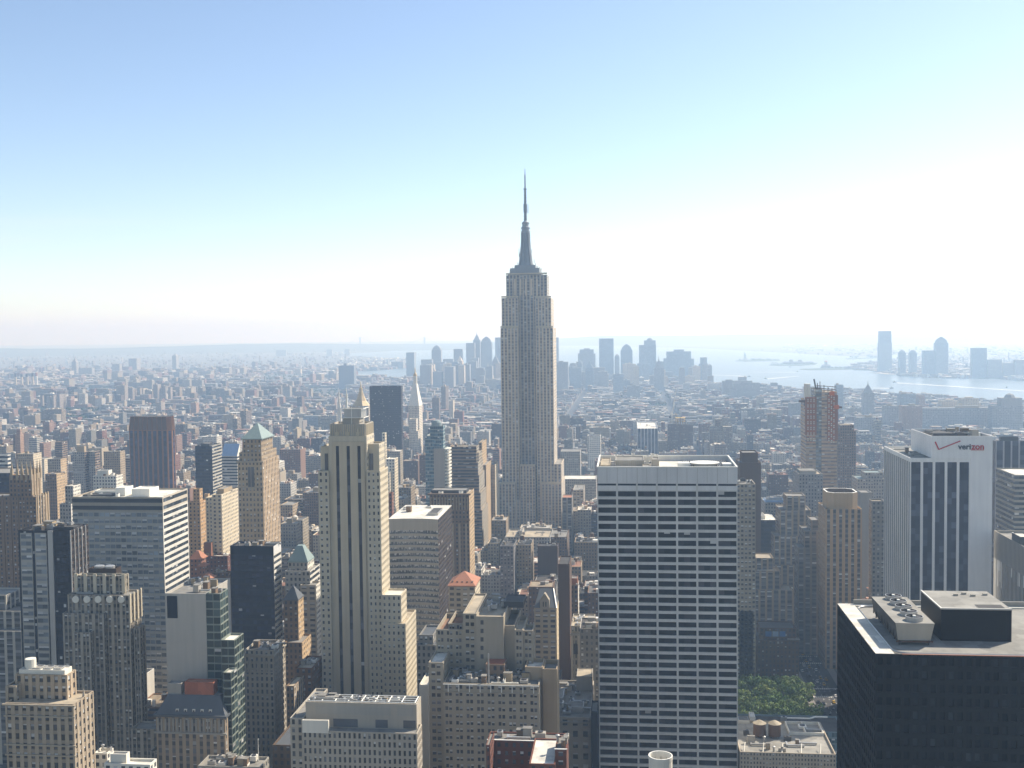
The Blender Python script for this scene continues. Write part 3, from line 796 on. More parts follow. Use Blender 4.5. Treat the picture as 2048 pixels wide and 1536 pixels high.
# white banded slab
b = T('office_tower', 'broad slab with white horizontal bands down its sunny side and a white roof', ref='the white banded slab')
zf = at(235, 1023, 690)[2]
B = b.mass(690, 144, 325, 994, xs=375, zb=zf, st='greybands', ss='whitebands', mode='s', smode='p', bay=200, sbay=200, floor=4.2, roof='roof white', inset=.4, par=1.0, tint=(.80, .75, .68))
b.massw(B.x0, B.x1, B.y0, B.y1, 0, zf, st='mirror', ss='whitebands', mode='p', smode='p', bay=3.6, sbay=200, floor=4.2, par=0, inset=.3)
b.pent(B, .40, .51, .25, .55, 5.5, 'white paint', 'roof white'); b.pent(B, .60, .80, .20, .55, 5.0, 'white paint', 'roof white')
b.pent(B, .05, .38, .2, .45, 1.0, 'roof dark', 'roof dark', name='roof_deck'); b.pent(B, .05, .38, .6, .8, 1.4, 'white paint', name='duct'); b.gear(B, 6); b.finish()

# art deco stepped tower
b = T('stone_tower', 'grey stepped stone tower with a row of pale discs below its top', ref='the disc-crowned grey tower')
k = dict(st='greypiers', mode='p', roof='roof grey', pair=True)
b.mass(530, 125, 207, 1227, D=38, **k)
B2 = b.mass(533, 135, 259, 1190, xs=281, tint=(1.05, 1.02, .98), **k)
B3 = b.mass(539, 152, 247, 1151, xs=257, tint=(1.12, 1.1, 1.05), **k)
B4 = b.mass(545, 177, 232, 1137, xs=242, zb=B3.z1-2, st='bronze', mode='b', roof='roof dark')
for fx in (.3, .68):
    m = MB(); m.lathe(B4.x0+B4.w*fx, B4.y0+B4.d*.5, [(2.6, B4.z1-.5), (2.6, B4.z1+.8), (2.0, B4.z1+1)], 'steel', 14); b.part('fan', m)
b.mass(526, 146, 180, 1265, D=5, **k)
b.mass(534, 267, 279, 1257, xs=291, **k)
b.mass(520, 262, 325, 1458, xs=343, **k); b.mass(512, 300, 357, 1503, xs=372, **k)
for px in (151, 173.5, 196, 219, 242):
    q = at(px, 1199, 532.4); m = MB(); n = 16; r = 1.75
    f = [(q[0]+r*cos(2*pi*i/n), 532.2, q[2]+r*sin(2*pi*i/n)) for i in range(n)]; kq = [(a, 533, c) for a, _, c in f]
    m.poly(f, 'plain:white')
    for i in range(n): j = (i+1) % n; m.poly([f[j], f[i], kq[i], kq[j]], 'plain:white')
    b.part('disc_ornament', m)
m = MB()
for i in range(6): x = B3.x0+B3.w*i/5; m.box(x-.9, x+.9, B3.y0-.5, B3.y0, B3.z1-9, B3.z1+.9, 'plain:limestone')
for i in range(4): y = B2.y0+B2.d*i/3; m.box(B2.x1, B2.x1+.5, y-.6, y+.6, B2.z1-14, B2.z1+.8, 'plain:limestone')
b.part('crown_piers', m); b.gear(B2, 4, area=(.02, .12, .1, .9)); b.finish()

# stone crown bottom left
b = T('stone_tower', 'cream stone block with a stepped top house in the bottom left corner', ref='the cream block in the bottom left')
k = dict(st='gstone', mode='p')
b.mass(420, 10, 147, 1407, xs=187, roof='roof tan', tint=(1.05, 1.02, 1), **k)
GB = Box(at(10, 1407, 420)[0], at(147, 1407, 420)[0], 420, at(147, 1407, 420)[1]+1, 0, at(80, 1407, 420)[2])
m = MB()
for dz, pr in ((-.3, .9), (-5.0, .5), (-16.8, .7), (-21, .5)): m.box(GB.x0-pr, GB.x1+pr, 420-pr, 420, GB.z1+dz-.6, GB.z1+dz, 'plain:gstone', bottom=True)
b.part('cornice', m)
B = b.mass(428, 30, 134, 1349, xs=152, roof='roof grey', tint=(1.15, 1.08, 1.02), **k)
b.mass(424, 10.5, 32, 1372, D=22, **k)
P_ = b.pent(B, .06, .94, .1, .9, 2.6, 'plain:white', 'roof white')
for i in range(4): b.pent(B, .1+i*.2, .24+i*.2, .2, .8, .5, 'steel', z=P_.z1, name='skylight')
m = MB(); x, y = B.x0+B.w*.22, B.y1-4; m.lathe(x, y, [(2.2, B.z1-1), (2.2, B.z1+5.5), (1.8, B.z1+5.6)], 'plain:white', 14); b.part('chimney', m)
q = at(177, 1395, 432); m = MB(); m.lathe(q[0]-1.5, 431, [(.9, q[2]-3), (.9, q[2]), (0, q[2]+4.5)], 'plain:stone', 8); b.part('finial', m)
b.finish()

# navy slab
b = T('office_tower', 'windowless-looking navy slab with white striped sunny edge', ref='the navy slab')
zf = at(503, 1109, 680)[2]
B = b.mass(680, 460, 547, 1092, xs=562, zb=zf, st='navy', ss='plainwhite', mode='b', roof='roof dark', par=1.2)
b.massw(B.x0, B.x1, B.y0, B.y1, 0, zf, st='navy', ss='whitebands', mode='s', smode='p', sbay=200, floor=3.75, par=0, inset=.4)
b.gear(B, 8, z=B.z1-1.2); b.finish()

# concrete and green glass
b = T('office_building', 'blank grey concrete wall with stepped green glass wings on its right', ref='the green glass building')
B = b.mass(520, 330, 411, 1187, D=34, st='concreteblank', mode='b', par=1.2)
m = MB(); q0, q1 = at(335, 1236, 519.9), at(354, 1192, 519.9); m.box(q0[0], q1[0], 519.75, 520, q0[2], q1[2], 'plain:navy'); b.part('louvre_panel', m)
G1 = b.mass(520.4, 411.2, 440, 1187, xs=456, st='greenglass', mode='p', bay=3.4, inset=.12, roof='roof grey')
b.mass(514, 442, 469, 1280, xs=487, st='greenglass', mode='p', bay=3.4, inset=.12, roof='roof white')
b.mass(505, 446, 462, 1345, xs=474, st='greenglass', mode='p', bay=3.4, inset=.12, roof='roof white')
b.gear(B, 12); b.gear(G1, 4); b.finish()

# thin stone tower
b = T('stone_building', 'narrow cream stone block with tall top-floor columns and a sunlit right face', ref='the narrow cream block')
B = b.mass(590, 489, 547, 1300, xs=570, st='officestone', mode='p', bay=2.9, floor=3.6, roof='roof dark', par=1.2)
zt = at(518, 1322, 589.3)[2]; zb = at(518, 1341, 589.3)[2]
m = MB(); m.box(B.x0-.8, B.x1+.8, B.y0-.8, B.y1, B.z1-3.2, B.z1-2.4, 'plain:officestone', bottom=True); m.box(B.x0-.3, B.x1+.3, B.y0-.3, B.y1, zb-1.4, zb-.8, 'plain:officestone', bottom=True)
b.part('cornice', m)
m = MB()
for i in range(8): x = B.x0+B.w*(.12+.74*i/7); m.lathe(x, B.y0-.25, [(.35, zb-.8), (.3, zt)], 'plain:officestone', 8)
b.part('columns', m); b.gear(B, 9, z=B.z1-1.2); b.finish()

# long white block bottom centre
b = T('office_building', 'long pale stone block with rows of narrow windows and open roof frames at the bottom', ref='the long pale block')
k = dict(st='officestone', mode='p', floor=3.5)
B = b.mass(457, 605, 834, 1464, xs=844, bay=2.15, roof='roof grey', **k)
b.mass(462, 580, 606, 1436, D=40, bay=2.6, roof='roof grey', **k)
B2 = b.mass(464, 611, 833, 1406, xs=842, zb=B.z1-2, st='officestone', mode='b', par=1.8, roof='roof dark')
m = MB()
for f0, f1 in ((.09, .77), (.83, .97)): m.box(B2.x0+B2.w*f0, B2.x0+B2.w*f1, B2.y0-.12, B2.y0, B2.z1-5.2, B2.z1-1.6, 'concrete')
b.part('louvre_panel', m)
m = MB()
for i in range(9):
    x = B2.x0+1+(B2.w-2)*i/8; m.bar((x, B2.y0+1, B2.z1+.2), (x, B2.y1-1, B2.z1+.2), .28, 'white paint')
for i in range(4):
    y = B2.y0+1+(B2.d-2)*i/3; m.bar((B2.x0+1, y, B2.z1+.25), (B2.x1-1, y, B2.z1+.25), .25, 'white paint')
    for j in range(9): x = B2.x0+1+(B2.w-2)*j/8; m.bar((x, y, B2.z1-1.8), (x, y, B2.z1+.2), .15, 'white paint')
b.part('roof_frame', m)
P_ = b.pent(B2, .03, .24, .3, .85, 3.0, 'steel', z=B2.z1-1.8); b.gear(B2, 10, z=B2.z1-1.8, area=(.02, .3, .1, .9)); b.gear(B2, 22, z=B2.z1-1.8)
P3 = b.pent(B, .0, .23, -.02, .1, 5.5, 'plain:white', name='glass_house')
for f0, f1 in ((.25, .47), (.63, .74), (.88, .99)):
    m = MB(); m.box(B2.x0+B2.w*f0, B2.x0+B2.w*f1, B2.y0-.1, B2.y0, B.z1-.5, B.z1+3.0, 'pane:officestone'); b.part('clerestory', m)
b.finish()

# stepped tan hotel
b = T('hotel_building', 'stepped tan brick hotel with blank top block and many half-shaded windows', ref='the stepped tan hotel')
k = dict(st='hotel', mode='p', pair=True)
B = b.mass(512, 872, 926, 1259, D=30, roof='roof brown', par=2.2, **k)
b.mass(520, 896, 926, 1247, D=24, roof='roof brown', par=2.4, **k)
b.mass(511, 925.5, 953, 1227, D=40, roof='roof tan', **k)
B3 = b.mass(509.5, 952, 1007, 1233, D=38, st='hotel', mode='b', roof='roof tan', par=1.4)
m = MB()
for i in range(5): q = at(964, 1245+17*i, 509.3); m.box(q[0]-.7, q[0]+.7, 509.35, 509.6, q[2]-1, q[2]+1, 'pane:hotel')
b.part('window', m)
b.mass(513, 1006, 1029, 1251, D=30, st='hotel', mode='b', roof='roof grey', par=2)
b.mass(510, 1029, 1046, 1260, D=24, roof='roof tan', par=1.6, **k); b.mass(511, 1046, 1066, 1261, xs=1070, roof='roof grey', par=1.6, **k)
b.pent(Box(at(1008, 1230, 530)[0], at(1047, 1230, 530)[0], 530, 545, 0, B3.z1), 0, 1, 0, 1, 3.0, 'dark steel', 'roof dark')
B5 = b.mass(490, 886, 1078, 1368, D=21, floor=3.3, roof='roof grey', par=1.0, **k)
b.mass(494, 857, 886.2, 1325, D=30, roof='roof white', **k)
b.mass(500, 1050, 1085, 1334, D=14, st='hotel', mode='b', roof='roof white', par=1.8, tint=(1.05, .95, .85)); b.mass(498, 1085.2, 1114, 1338, xs=1118, st='hotel', mode='b', roof='roof grey', par=2, tint=(1.0, .88, .75))
m = MB()
m.box(B5.x0, B5.x1, B5.y0-.5, B5.y0, B5.z1-4.2, B5.z1-3.8, 'plain:hotel', bottom=True)
for i in range(9): x = B5.x0+B5.w*(i+.5)/9; m.box(x-.15, x+.15, B5.y0-.5, B5.y0-.2, B5.z1-3.8, B5.z1-.6, 'white paint')
m.box(B5.x0, B5.x1, B5.y0-.5, B5.y0-.2, B5.z1-.6, B5.z1-.3, 'white paint', bottom=True)
b.part('loggia', m)
P_ = b.pent(B5, .42, .62, .45, .95, 7, 'brown', 'roof red'); b.pent(B5, .62, .64, .1, .9, 2, 'white paint', name='parapet_wall')
b.pent(B5, .5, .78, .08, .14, 1.0, 'roof white', 'roof white', name='parapet_wall'); b.gear(B5, 30, area=(.04, .98, .1, .9)); b.gear(B3, 10)
m = MB(); x, y = B5.x0+B5.w*.47, B5.y0+3; m.lathe(x, y, [(.4, B5.z1-1), (.35, B5.z1+13)], 'steel', 8); b.part('flue', m)
b.finish()

# red brick with court, bottom
b = T('brick_building', 'dark red brick block with a U-shaped court and pale roof rims at the bottom edge', ref='the red brick block')
k = dict(st='redbrick', mode='s', tint=(.6, .5, .5))
B = b.mass(405, 975, 1128, 1482, D=9, zb=0, par=.5, roof='roof grey', **k); b.mass(392, 972, 980, 1490, D=12.9, par=.5, roof='roof grey', **k)
B2 = b.mass(385, 1110, 1133, 1499, xs=1137, par=.5, roof='roof grey', **k)
b.mass(380, 1058, 1110.2, 1528, D=24.5, par=.5, roof='roof white', **k)
m = MB()
for q in (B, B2): m.box(q.x0-.2, q.x1+.2, q.y0-.25, q.y0+.3, q.z1, q.z1+.25, 'white paint', bottom=True)
b.part('parapet_cap', m); b.gear(B, 5, z=B.z1-.5); b.gear(B2, 4, z=B2.z1-.5); b.finish()

# low grey-roofed classical building
b = T('classical_building', 'low classical stone building with a cluttered grey roof beside the white grid slab', ref='the low classical building')
B = b.mass(560, 1079, 1181, 1434, D=60, st='grey', mode='p', bay=5.0, floor=6.0, roof='roof grey', par=1.1, tint=(1.15, 1.1, 1.05))
b.pent(B, .65, .98, .75, 1.0, 8, 'concrete', 'roof tan'); b.pent(B, .15, .42, .35, .6, 4, 'steel', 'roof grey'); b.pent(B, .55, .85, .15, .3, 3.2, 'steel', 'roof grey')
m = MB(); m.box(B.x0-.6, B.x1+.6, B.y0-.7, B.y0, B.z1-3.0, B.z1-2.2, 'plain:grey', bottom=True); b.part('cornice', m)
b.gear(B, 26, big=1.2); b.finish()
b = T('office_building', 'slim dark slab edge squeezed against the white grid slab'); b.mass(548, 1182, 1196, 1422, D=16, st='navy', mode='b', roof='roof grey'); b.finish()

# round stack
b = T('vent_stack', 'round pale stack with an open white rim at the bottom edge', 'stack'); b.start(at(1321, 1512, 360)[0], 360)
q = at(1321, 1512, 360); r = 24.5*360/2220
m = MB(); m.lathe(q[0], 360, [(r*.97, 0), (r*.97, q[2]-1), (r, q[2]-.9), (r, q[2]+.3)], 'plain:white', 24, cap=False)
m.lathe(q[0], 360, [(r, q[2]+.3), (r*.9, q[2]+.3), (r*.88, q[2]-5)], 'white paint', 24, capk='roof dark'); b.part('shaft', m)
m = MB()
for i in range(5): a = .6*i-1.2; m.bar((q[0]+r*.85*cos(a+1.5), 360+r*.85*sin(a+1.5), q[2]-4.9), (q[0]+r*.85*cos(a+1.5), 360+r*.85*sin(a+1.5), q[2]-1.5), .12, 'steel')
b.part('ladder', m); b.finish()
# ---------------------------------------------------------------- the tall spired tower
b = T('spired_skyscraper', 'tallest grey limestone skyscraper with stepped shoulders and a needle antenna', ref='the spired skyscraper')
k = dict(st='esb', roof='roof grey', par=1.0)
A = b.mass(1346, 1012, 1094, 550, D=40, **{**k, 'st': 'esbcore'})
b.mass(1340, 1003, 1036.5, 596, D=50, **k); b.mass(1340, 1070.5, 1102, 596, D=50, **k)
b.mass(1335, 1001, 1035.5, 656, D=60, **k); b.mass(1335, 1071.5, 1106, 656, D=60, **k)
b.mass(1333, 1040, 1070.5, 932, D=20, **k)
b.mass(1326, 991, 1030, 968, D=70, **k); b.mass(1326, 1083, 1123, 968, D=75, **k)
b.mass(1338, 1100, 1122.6, 928, D=55, **k); b.mass(1329, 1018, 1040, 1000, D=10, **k)
b.mass(1355, 996, 1112, 1010, D=60, st='esb')
m = MB()     # limestone piers standing proud of the shaft
for x0, x1, y, yt in ((1003, 1036.5, 1340, 598), (1070.5, 1102, 1340, 598), (1001, 1035.5, 1335, 658), (1071.5, 1106, 1335, 658), (1040, 1070.5, 1333, 934), (991, 1030, 1326, 970), (1083, 1123, 1326, 970)):
    a, c = at(x0, yt, y), at(x1, yt, y); n = max(3, round((c[0]-a[0])/4.05))
    for i in range(n+1):
        x = a[0]+(c[0]-a[0])*i/n; w = .62
        m.box(max(x-w, a[0]), min(x+w, c[0]), y-.7, y, 20, a[2]+.6, 'plain:esb')
b.part('piers', m)
m = MB()
for x0, x1, y, yt in ((1012, 1094, 1346, 550), (1003, 1036.5, 1340, 596), (1070.5, 1102, 1340, 596), (1001, 1035.5, 1335, 656), (1071.5, 1106, 1335, 656), (1040, 1070.5, 1333, 932), (991, 1030, 1326, 968), (1083, 1123, 1326, 968)):
    a, c = at(x0, yt, y), at(x1, yt, y); m.box(a[0]-.2, c[0]+.2, y-1.0, y, a[2]+.3, a[2]+2.2, 'plain:limestone')
for px in (1030, 1041, 1052, 1063, 1074):
    a = at(px, 568, 1346); m.box(a[0]-1.0, a[0]+1.0, 1345.2, 1346, a[2]-14, a[2]+6, 'plain:esb')
b.part('ledges', m)
yc = 1365.0; U = yc/2220.0; xc = at(1051.5, 500, yc)[0]
def zz(py): return at(1051.5, py, yc)[2]
m = MB()
for py0, py1, hw in ((550, 548, 33), (548, 537.5, 29), (537.5, 531, 20.5)):
    w = hw*U; d = min(w, 17); m.box(xc-w, xc+w, yc-d, yc+d, zz(py0)-.5, zz(py1), 'spire metal')
b.part('observation_deck', m)
m = MB()
m.lathe(xc, yc, [(16*U, zz(532)), (15*U, zz(527)), (13.6*U, zz(522)), (12.8*U, zz(512)), (10.6*U, zz(500)), (9.2*U, zz(488)), (8.4*U, zz(466)), (8.6*U, zz(465)), (8.8*U, zz(462.5)), (7.8*U, zz(462)), (7.6*U, zz(457)), (8.9*U, zz(456.5)), (8.6*U, zz(454.5)), (6.6*U, zz(453)), (6.6*U, zz(447)), (7.6*U, zz(445.5)), (5*U, zz(443.5)), (2.4*U, zz(441))], 'spire metal', 16, rot=pi/16)
for i in range(4):      # winged buttresses
    a = pi/4+i*pi/2; ca, sa = cos(a), sin(a)
    prof = [(17.5, 532), (15.8, 524), (14.2, 510), (12.2, 496), (10.8, 480), (10.6, 466)]
    pts = [(r*U, zz(p)) for r, p in prof]; ix, iy = -sa*1.1, ca*1.1
    for (r0, z0), (r1, z1) in zip(pts, pts[1:]):
        P = lambda r, s_, z: (xc+ca*r+ix*s_, yc+sa*r+iy*s_, z)
        m.poly([P(r0, -1, z0), P(r0, 1, z0), P(r1, 1, z1), P(r1, -1, z1)], 'spire metal')
        m.poly([P(2, -1, z0), P(r0, -1, z0), P(r1, -1, z1), P(2, -1, z1)], 'spire metal'); m.poly([P(r0, 1, z0), P(2, 1, z0), P(2, 1, z1), P(r1, 1, z1)], 'spire metal')
b.part('mooring_mast', m)
m = MB(); pr = [(13.9, 526), (12.8, 512), (10.6, 500), (9.3, 488), (8.6, 467)]
for (r0, p0), (r1, p1) in zip(pr, pr[1:]): m.bar((xc, yc-r0*U, zz(p0)), (xc, yc-r1*U, zz(p1)), 2.6*U, 'mast steel')
b.part('mast_glazing', m)
m = MB()
m.lathe(xc, yc, [(3.2*U, zz(441)), (2.7*U, zz(425)), (3.7*U, zz(424)), (3.7*U, zz(408)), (2.6*U, zz(407)), (2.3*U, zz(392)), (2.0*U, zz(380)), (3.4*U, zz(379.5)), (3.4*U, zz(377)), (1.5*U, zz(376.5)), (1.25*U, zz(350)), (.75*U, zz(349)), (.4*U, zz(337))], 'mast steel', 8)
for py in range(384, 440, 6):
    z = zz(py); r = 3.9*U; m.bar((xc-r, yc, z), (xc+r, yc, z), .25, 'mast steel'); m.bar((xc, yc-r, z), (xc, yc+r, z), .25, 'mast steel')
m.bar((xc+5.5*U, yc, zz(427)), (xc+5.5*U, yc, zz(408)), .3, 'mast steel'); m.bar((xc, yc, zz(424)), (xc+5.5*U, yc, zz(424)), .2, 'mast steel')
b.part('antenna', m)
m = MB()
for dx, p0, p1 in ((-26, 539, 533), (-22, 539, 531), (-17, 535, 524), (-13, 514, 497), (-20, 539, 534), (20, 535, 526), (24, 539, 532), (28, 539, 534), (17, 527, 519), (12.5, 506, 499), (-12.5, 512, 505), (31, 545, 536), (-32, 547, 539)):
    m.bar((xc+dx*U, yc-3, zz(p0)), (xc+dx*U, yc-3, zz(p1)), .3, 'mast steel')
for dx, p in ((-9.5, 463), (9.5, 463), (-9.5, 457), (9.5, 457), (8, 447), (-7.6, 447)): m.bar((xc+dx*.7*U, yc, zz(p)), (xc+dx*1.05*U, yc, zz(p+.8)), .35, 'mast steel')
b.part('aerials', m); b.gear(A, 8, area=(.02, .12, .1, .5)); b.finish()

# ---------------------------------------------------------------- middle distance
def mid(name, label, xl, xr, yt, yb, st, xs=None, D=None, ss=None, gear=0, ref=None, roof=None, tank=None, pent=None, cat='building', more=(), **k):
    Y = -yb if yb < 0 else ydist((xl+xr)/2, yb)
    b = Bld(name, label, cat, ref)
    roof = roof or random.Random(label).choice(['roof grey', 'roof grey', 'roof dark', 'roof tan', 'roof white'])
    B = b.mass(Y, xl, xr, yt, xs=xs, D=D, st=st, ss=ss, roof=roof, **k)
    for (dY, a, c, t, e) in more:       # further masses: depth offset, columns, top row, side column
        b.mass(Y+dY, a, c, t, xs=e, D=None if e else 20, st=st, ss=ss, roof=roof, **k)
    if pent:
        f0, f1, h = pent[:3]; ps = pent[3] if len(pent) > 3 else (('plain:'+st) if st in ST else st)
        b.pent(B, f0, f1, .25, .75, h, ps)
    if tank: b.tank(B.x0+B.w*tank, B.y0+B.d*.5, B.z1-.9, r=2.0)
    if gear: b.gear(B, gear)
    b.B = B
    return b
def pyr_roof(b, B, apex_py, key, over=.6, f=0.0, part='pyramid_roof'):
    cx, cy = (B.x0+B.x1)/2, (B.y0+B.y1)/2
    z = at(pix(cx, cy, B.z1)[0], apex_py, cy)[2]
    m = MB(); m.box(B.x0-over, B.x1+over, B.y0-over, B.y1+over, B.z1-.3, B.z1+.3, key, bottom=True)
    m.pyramid(B.x0-over*.6, B.x1+over*.6, B.y0-over*.6, B.y1+over*.6, B.z1+.31, z, key, f, f); b.part(part, m)
    return z

# green pyramid tower
b = T('stone_tower', 'cream stone tower with arched top windows under a pale green pyramid roof', ref='the green pyramid tower')
b.mass(790, 475, 525, 922, xs=558, st='stone', ss='piers', floor=3.8, tint=(1.2, 1.1, .95)); b.mass(792, 478, 523, 905, xs=553, st='stone', ss='stone', tint=(.95, .85, .72))
B = b.mass(794, 485, 522, 878, xs=545, st='stone', par=.0, tint=(.85, .75, .62))
pyr_roof(b, B, 846, 'copper green', 1.2, .05)
m = MB()
for i in range(4):      # tall openings
    q0, q1 = at(489+i*8.5, 973, 789.8), at(493+i*8.5, 935, 789.8)
b0 = Box(at(475, 922, 790)[0], at(525, 922, 790)[0], 790, 0, 0, at(500, 922, 790)[2])
m.box(b0.x0-.9, b0.x1+1, 789, 790, b0.z1-1.2, b0.z1-.2, 'plain:stone', bottom=True); m.box(b0.x0-.5, b0.x1+.6, 789.4, 790, b0.z1-20, b0.z1-19.2, 'plain:stone', bottom=True)
b.part('cornice', m)
q0, q1 = at(496.5, 975, 789.9), at(508, 934, 789.9); m = MB(); m.box(q0[0], q1[0], 789.8, 790, q0[2], q1[2], 'pane:stone')
mx = (q0[0]+q1[0])/2; m.box(mx-.2, mx+.2, 789.7, 789.8, q0[2], q1[2], 'plain:stone'); b.part('window', m)
b.finish()

# chamfered brown tower
b = T('office_tower', 'brown chamfered tower with blue glass strips below a slanted ribbed crown', ref='the chamfered brown tower')
Y = 1400; zt, zs = at(303, 834, Y)[2], at(303, 862, Y)[2]
xs_ = [at(258, 862, Y+8)[0], at(294, 862, Y)[0], at(334, 862, Y)[0], at(350, 862, Y+16)[0]]
pts = [(xs_[0], Y+8), (xs_[1], Y), (xs_[2], Y+1), (xs_[3], Y+7), (xs_[3], Y+16), (xs_[2], Y+24), (xs_[1], Y+24), (xs_[0], Y+16)]
b.start(xs_[1], Y)
for i in range(8):
    j = (i+1) % 8; L = sqrt((pts[j][0]-pts[i][0])**2+(pts[j][1]-pts[i][1])**2)
    b.w.wall(pts[i], pts[j], 0, zs, 'brownstrips', max(1, round(L/7.5)), 40, i*9, 1)
cx, cy = sum(p[0] for p in pts)/8, sum(p[1] for p in pts)/8
up = [(cx+(x-cx)*.93, cy+(y-cy)*.93) for x, y in pts]
m = MB(); m.prism(pts, zs, zs+1.0, 'plain:brownstrips', taper=pts); m.prism(pts, zs+1.0, zt, 'bronze panel', 'roof dark', taper=up)
for i in range(8):
    j = (i+1) % 8
    for f in (0, .25, .5, .75):
        a = (pts[i][0]+(pts[j][0]-pts[i][0])*f, pts[i][1]+(pts[j][1]-pts[i][1])*f); c = (up[i][0]+(up[j][0]-up[i][0])*f, up[i][1]+(up[j][1]-up[i][1])*f)
        m.bar((a[0], a[1], zs), (c[0], c[1], zt+.3), .5, 'plain:brownstrips')
b.part('crown', m); RECTS.append((Y, 258, 350, 834)); FOOT.append((xs_[0], xs_[3], Y, Y+46)); b.finish()

mid('office_tower', 'dark blue box tower with a striped right face left of the green pyramid tower', 390, 424, 892, -1200, 'navy', xs=443, ss='greybands', pent=(.2, .7, 3, 'dark steel'), ref='the dark blue box').finish()
b = mid('office_building', 'pale building with a slanted blue white glass roof beside the dark blue box', 443, 474, 912, -1300, 'whitebands', xs=480, roof='roof white')
B = b.B; m = MB(); h = 14
m.poly([(B.x0, B.y0, B.z1), (B.x1, B.y0, B.z1), (B.x1, B.y1, B.z1+h), (B.x0, B.y1, B.z1+h)], 'blue glass roof'); m.poly([(B.x1, B.y0, B.z1), (B.x1, B.y1, B.z1), (B.x1, B.y1, B.z1+h)], 'plain:white'); m.poly([(B.x0, B.y1, B.z1), (B.x0, B.y0, B.z1), (B.x0, B.y1, B.z1+h)], 'plain:white'); m.poly([(B.x1, B.y1, B.z1), (B.x0, B.y1, B.z1), (B.x0, B.y1, B.z1+h), (B.x1, B.y1, B.z1+h)], 'plain:white')
b.part('glass_roof', m); b.finish()
mid('apartment_building', 'orange-tan brick apartment block with a stepped top behind the white banded slab', 377, 400, 1004, -900, 'buff', xs=411, more=((4, 386, 399, 978, 405),), tint=(1, .9, .8)).finish()
mid('apartment_building', 'narrow orange brick apartment block between the tan one and the cream one', 404, 419, 998, -930, 'buff', xs=426, pent=(.2, .7, 5)).finish()
mid('apartment_building', 'tall cream apartment block whose right face is bright with a grid of windows', 424, 443, 989, -860, 'cream', xs=476, ss='cream', pent=(.1, .8, 4, 'plain:tan'), more=((6, 411, 424.5, 995, None),), gear=3, ref='the bright cream block').finish()
mid('apartment_building', 'brown apartment block with a sunlit tan side just right of the pinnacles', 90, 113, 948, -1150, 'brown', xs=130, ss='buff', gear=2).finish()
mid('apartment_building', 'grey and tan slab with a rooftop tower box in the left middle distance', 145, 169, 904, -1500, 'grey', xs=177, ss='brownbands', pent=(.3, .9, 9, 'plain:tan'), more=((8, 177, 190, 903, 200),)).finish()
mid('apartment_building', 'tan block with wedge shadow left of the chamfered brown tower', 207, 240, 903, -1550, 'tan', xs=250, gear=2).finish()
mid('office_building', 'white rooftop cluster with a tall pale flue behind the white banded slab', 186, 232, 952, -1050, 'white', xs=246, pent=(.1, .6, 6, 'plain:white'), gear=8).finish()
mid('office_building', 'stepped pale grey block left of the white banded slab', 130, 146, 972, -960, 'grey', xs=161, ss='white', roof='roof white', more=((-6, 119, 142, 1008, 150),)).finish()
mid('apartment_building', 'tan apartment house with balconies behind the pinnacles', 32, 66, 908, -1350, 'tan', xs=83, ss='cream', gear=3).finish()
mid('apartment_building', 'beige mid-rise with bright right wall above the stepped pale block', 95, 121, 918, -1400, 'grey', xs=133, ss='buff').finish()
mid('apartment_building', 'cream block with stepped balconies near the left edge', 60, 88, 918, -1560, 'cream', xs=104).finish()
mid('apartment_building', 'tall brown slab with pale floor lines above the beige mid-rise', 110, 124, 884, -1700, 'brownbands', xs=135).finish()
mid('housing_tower', 'brown brick tower with set-back box top at the far left', 30, 40, 868, -1750, 'project', xs=47, more=((3, 33, 40, 858, 44),)).finish()
mid('institution_building', 'long pale blue-grey facade with a grid of windows left of the chamfered brown tower', 210, 257, 864, 889, 'farglass', xs=262, roof='terracotta').finish()
mid('housing_tower', 'slender tower with lit right face above the long pale facade', 225, 238, 852, 880, 'project', xs=244).finish()
mid('housing_tower', 'dark grey slab left of the lit slender tower', 182, 196, 850, 884, 'brooklyn', xs=204).finish()

# white-banded curved building and neighbours
b = T('office_building', 'curved-front office block with pale bands of glass right of the three-strip tower', ref='the curved banded block')
Y = 700; p0, p1 = at(776, 1038, Y), at(876, 1038, Y); zt = p0[2]; n = 14; W_ = p1[0]-p0[0]
curve = [(p0[0]+W_*i/n, Y+2.6*sin(pi*i/n)) for i in range(n+1)]
fl = 3.75; nfl = int(zt/fl); b.start(p0[0], Y)
zb = zt-6.0
for i in range(n):
    a, c = curve[i], curve[i+1]
    b.w.wall(a, c, zb, zt, 'plain:greybands')
    for j in range(28):
        z1 = zb-j*fl; z0 = z1-1.55
        b.w.wall(a, c, z0-2.2+2.2, z1, 'plain:greybands') if j else b.w.wall(a, c, z0, z1, 'plain:greybands')
        ai, ci = (a[0], a[1]+.4), (c[0], c[1]+.4)
        b.w.poly([(*a, z0), (*ai, z0), (*ci, z0), (*c, z0)], 'plain:greybands'); b.w.poly([(*a, z0-2.2), (*c, z0-2.2), (*ci, z0-2.2), (*ai, z0-2.2)], 'plain:greybands')
        b.panes.append(('mirror', [(*ai, z0-2.2), (*ci, z0-2.2), (*ci, z0), (*ai, z0)], 1, 4))
zl = zb-28*fl
q = at(906, 1023, 720); yb = 700
lo_, hi_ = 700, 900
for _ in range(40):
    md = (lo_+hi_)/2
    if pix(p1[0], md, zt)[0] < 904: lo_ = md
    else: hi_ = md
b.w.wall((p1[0], Y), (p1[0], lo_), 0, zt, 'bronze', 10, 45, 5, 1); b.w.wall((p1[0], lo_), (p0[0], lo_), 0, zt, 'greybands', 4, 40); b.w.wall((p0[0], lo_), (p0[0], Y), 0, zt, 'bronze', 8, 45)
b.w.wall((p0[0], Y), (p1[0], Y), 0, max(zl, 1), 'plain:greybands')
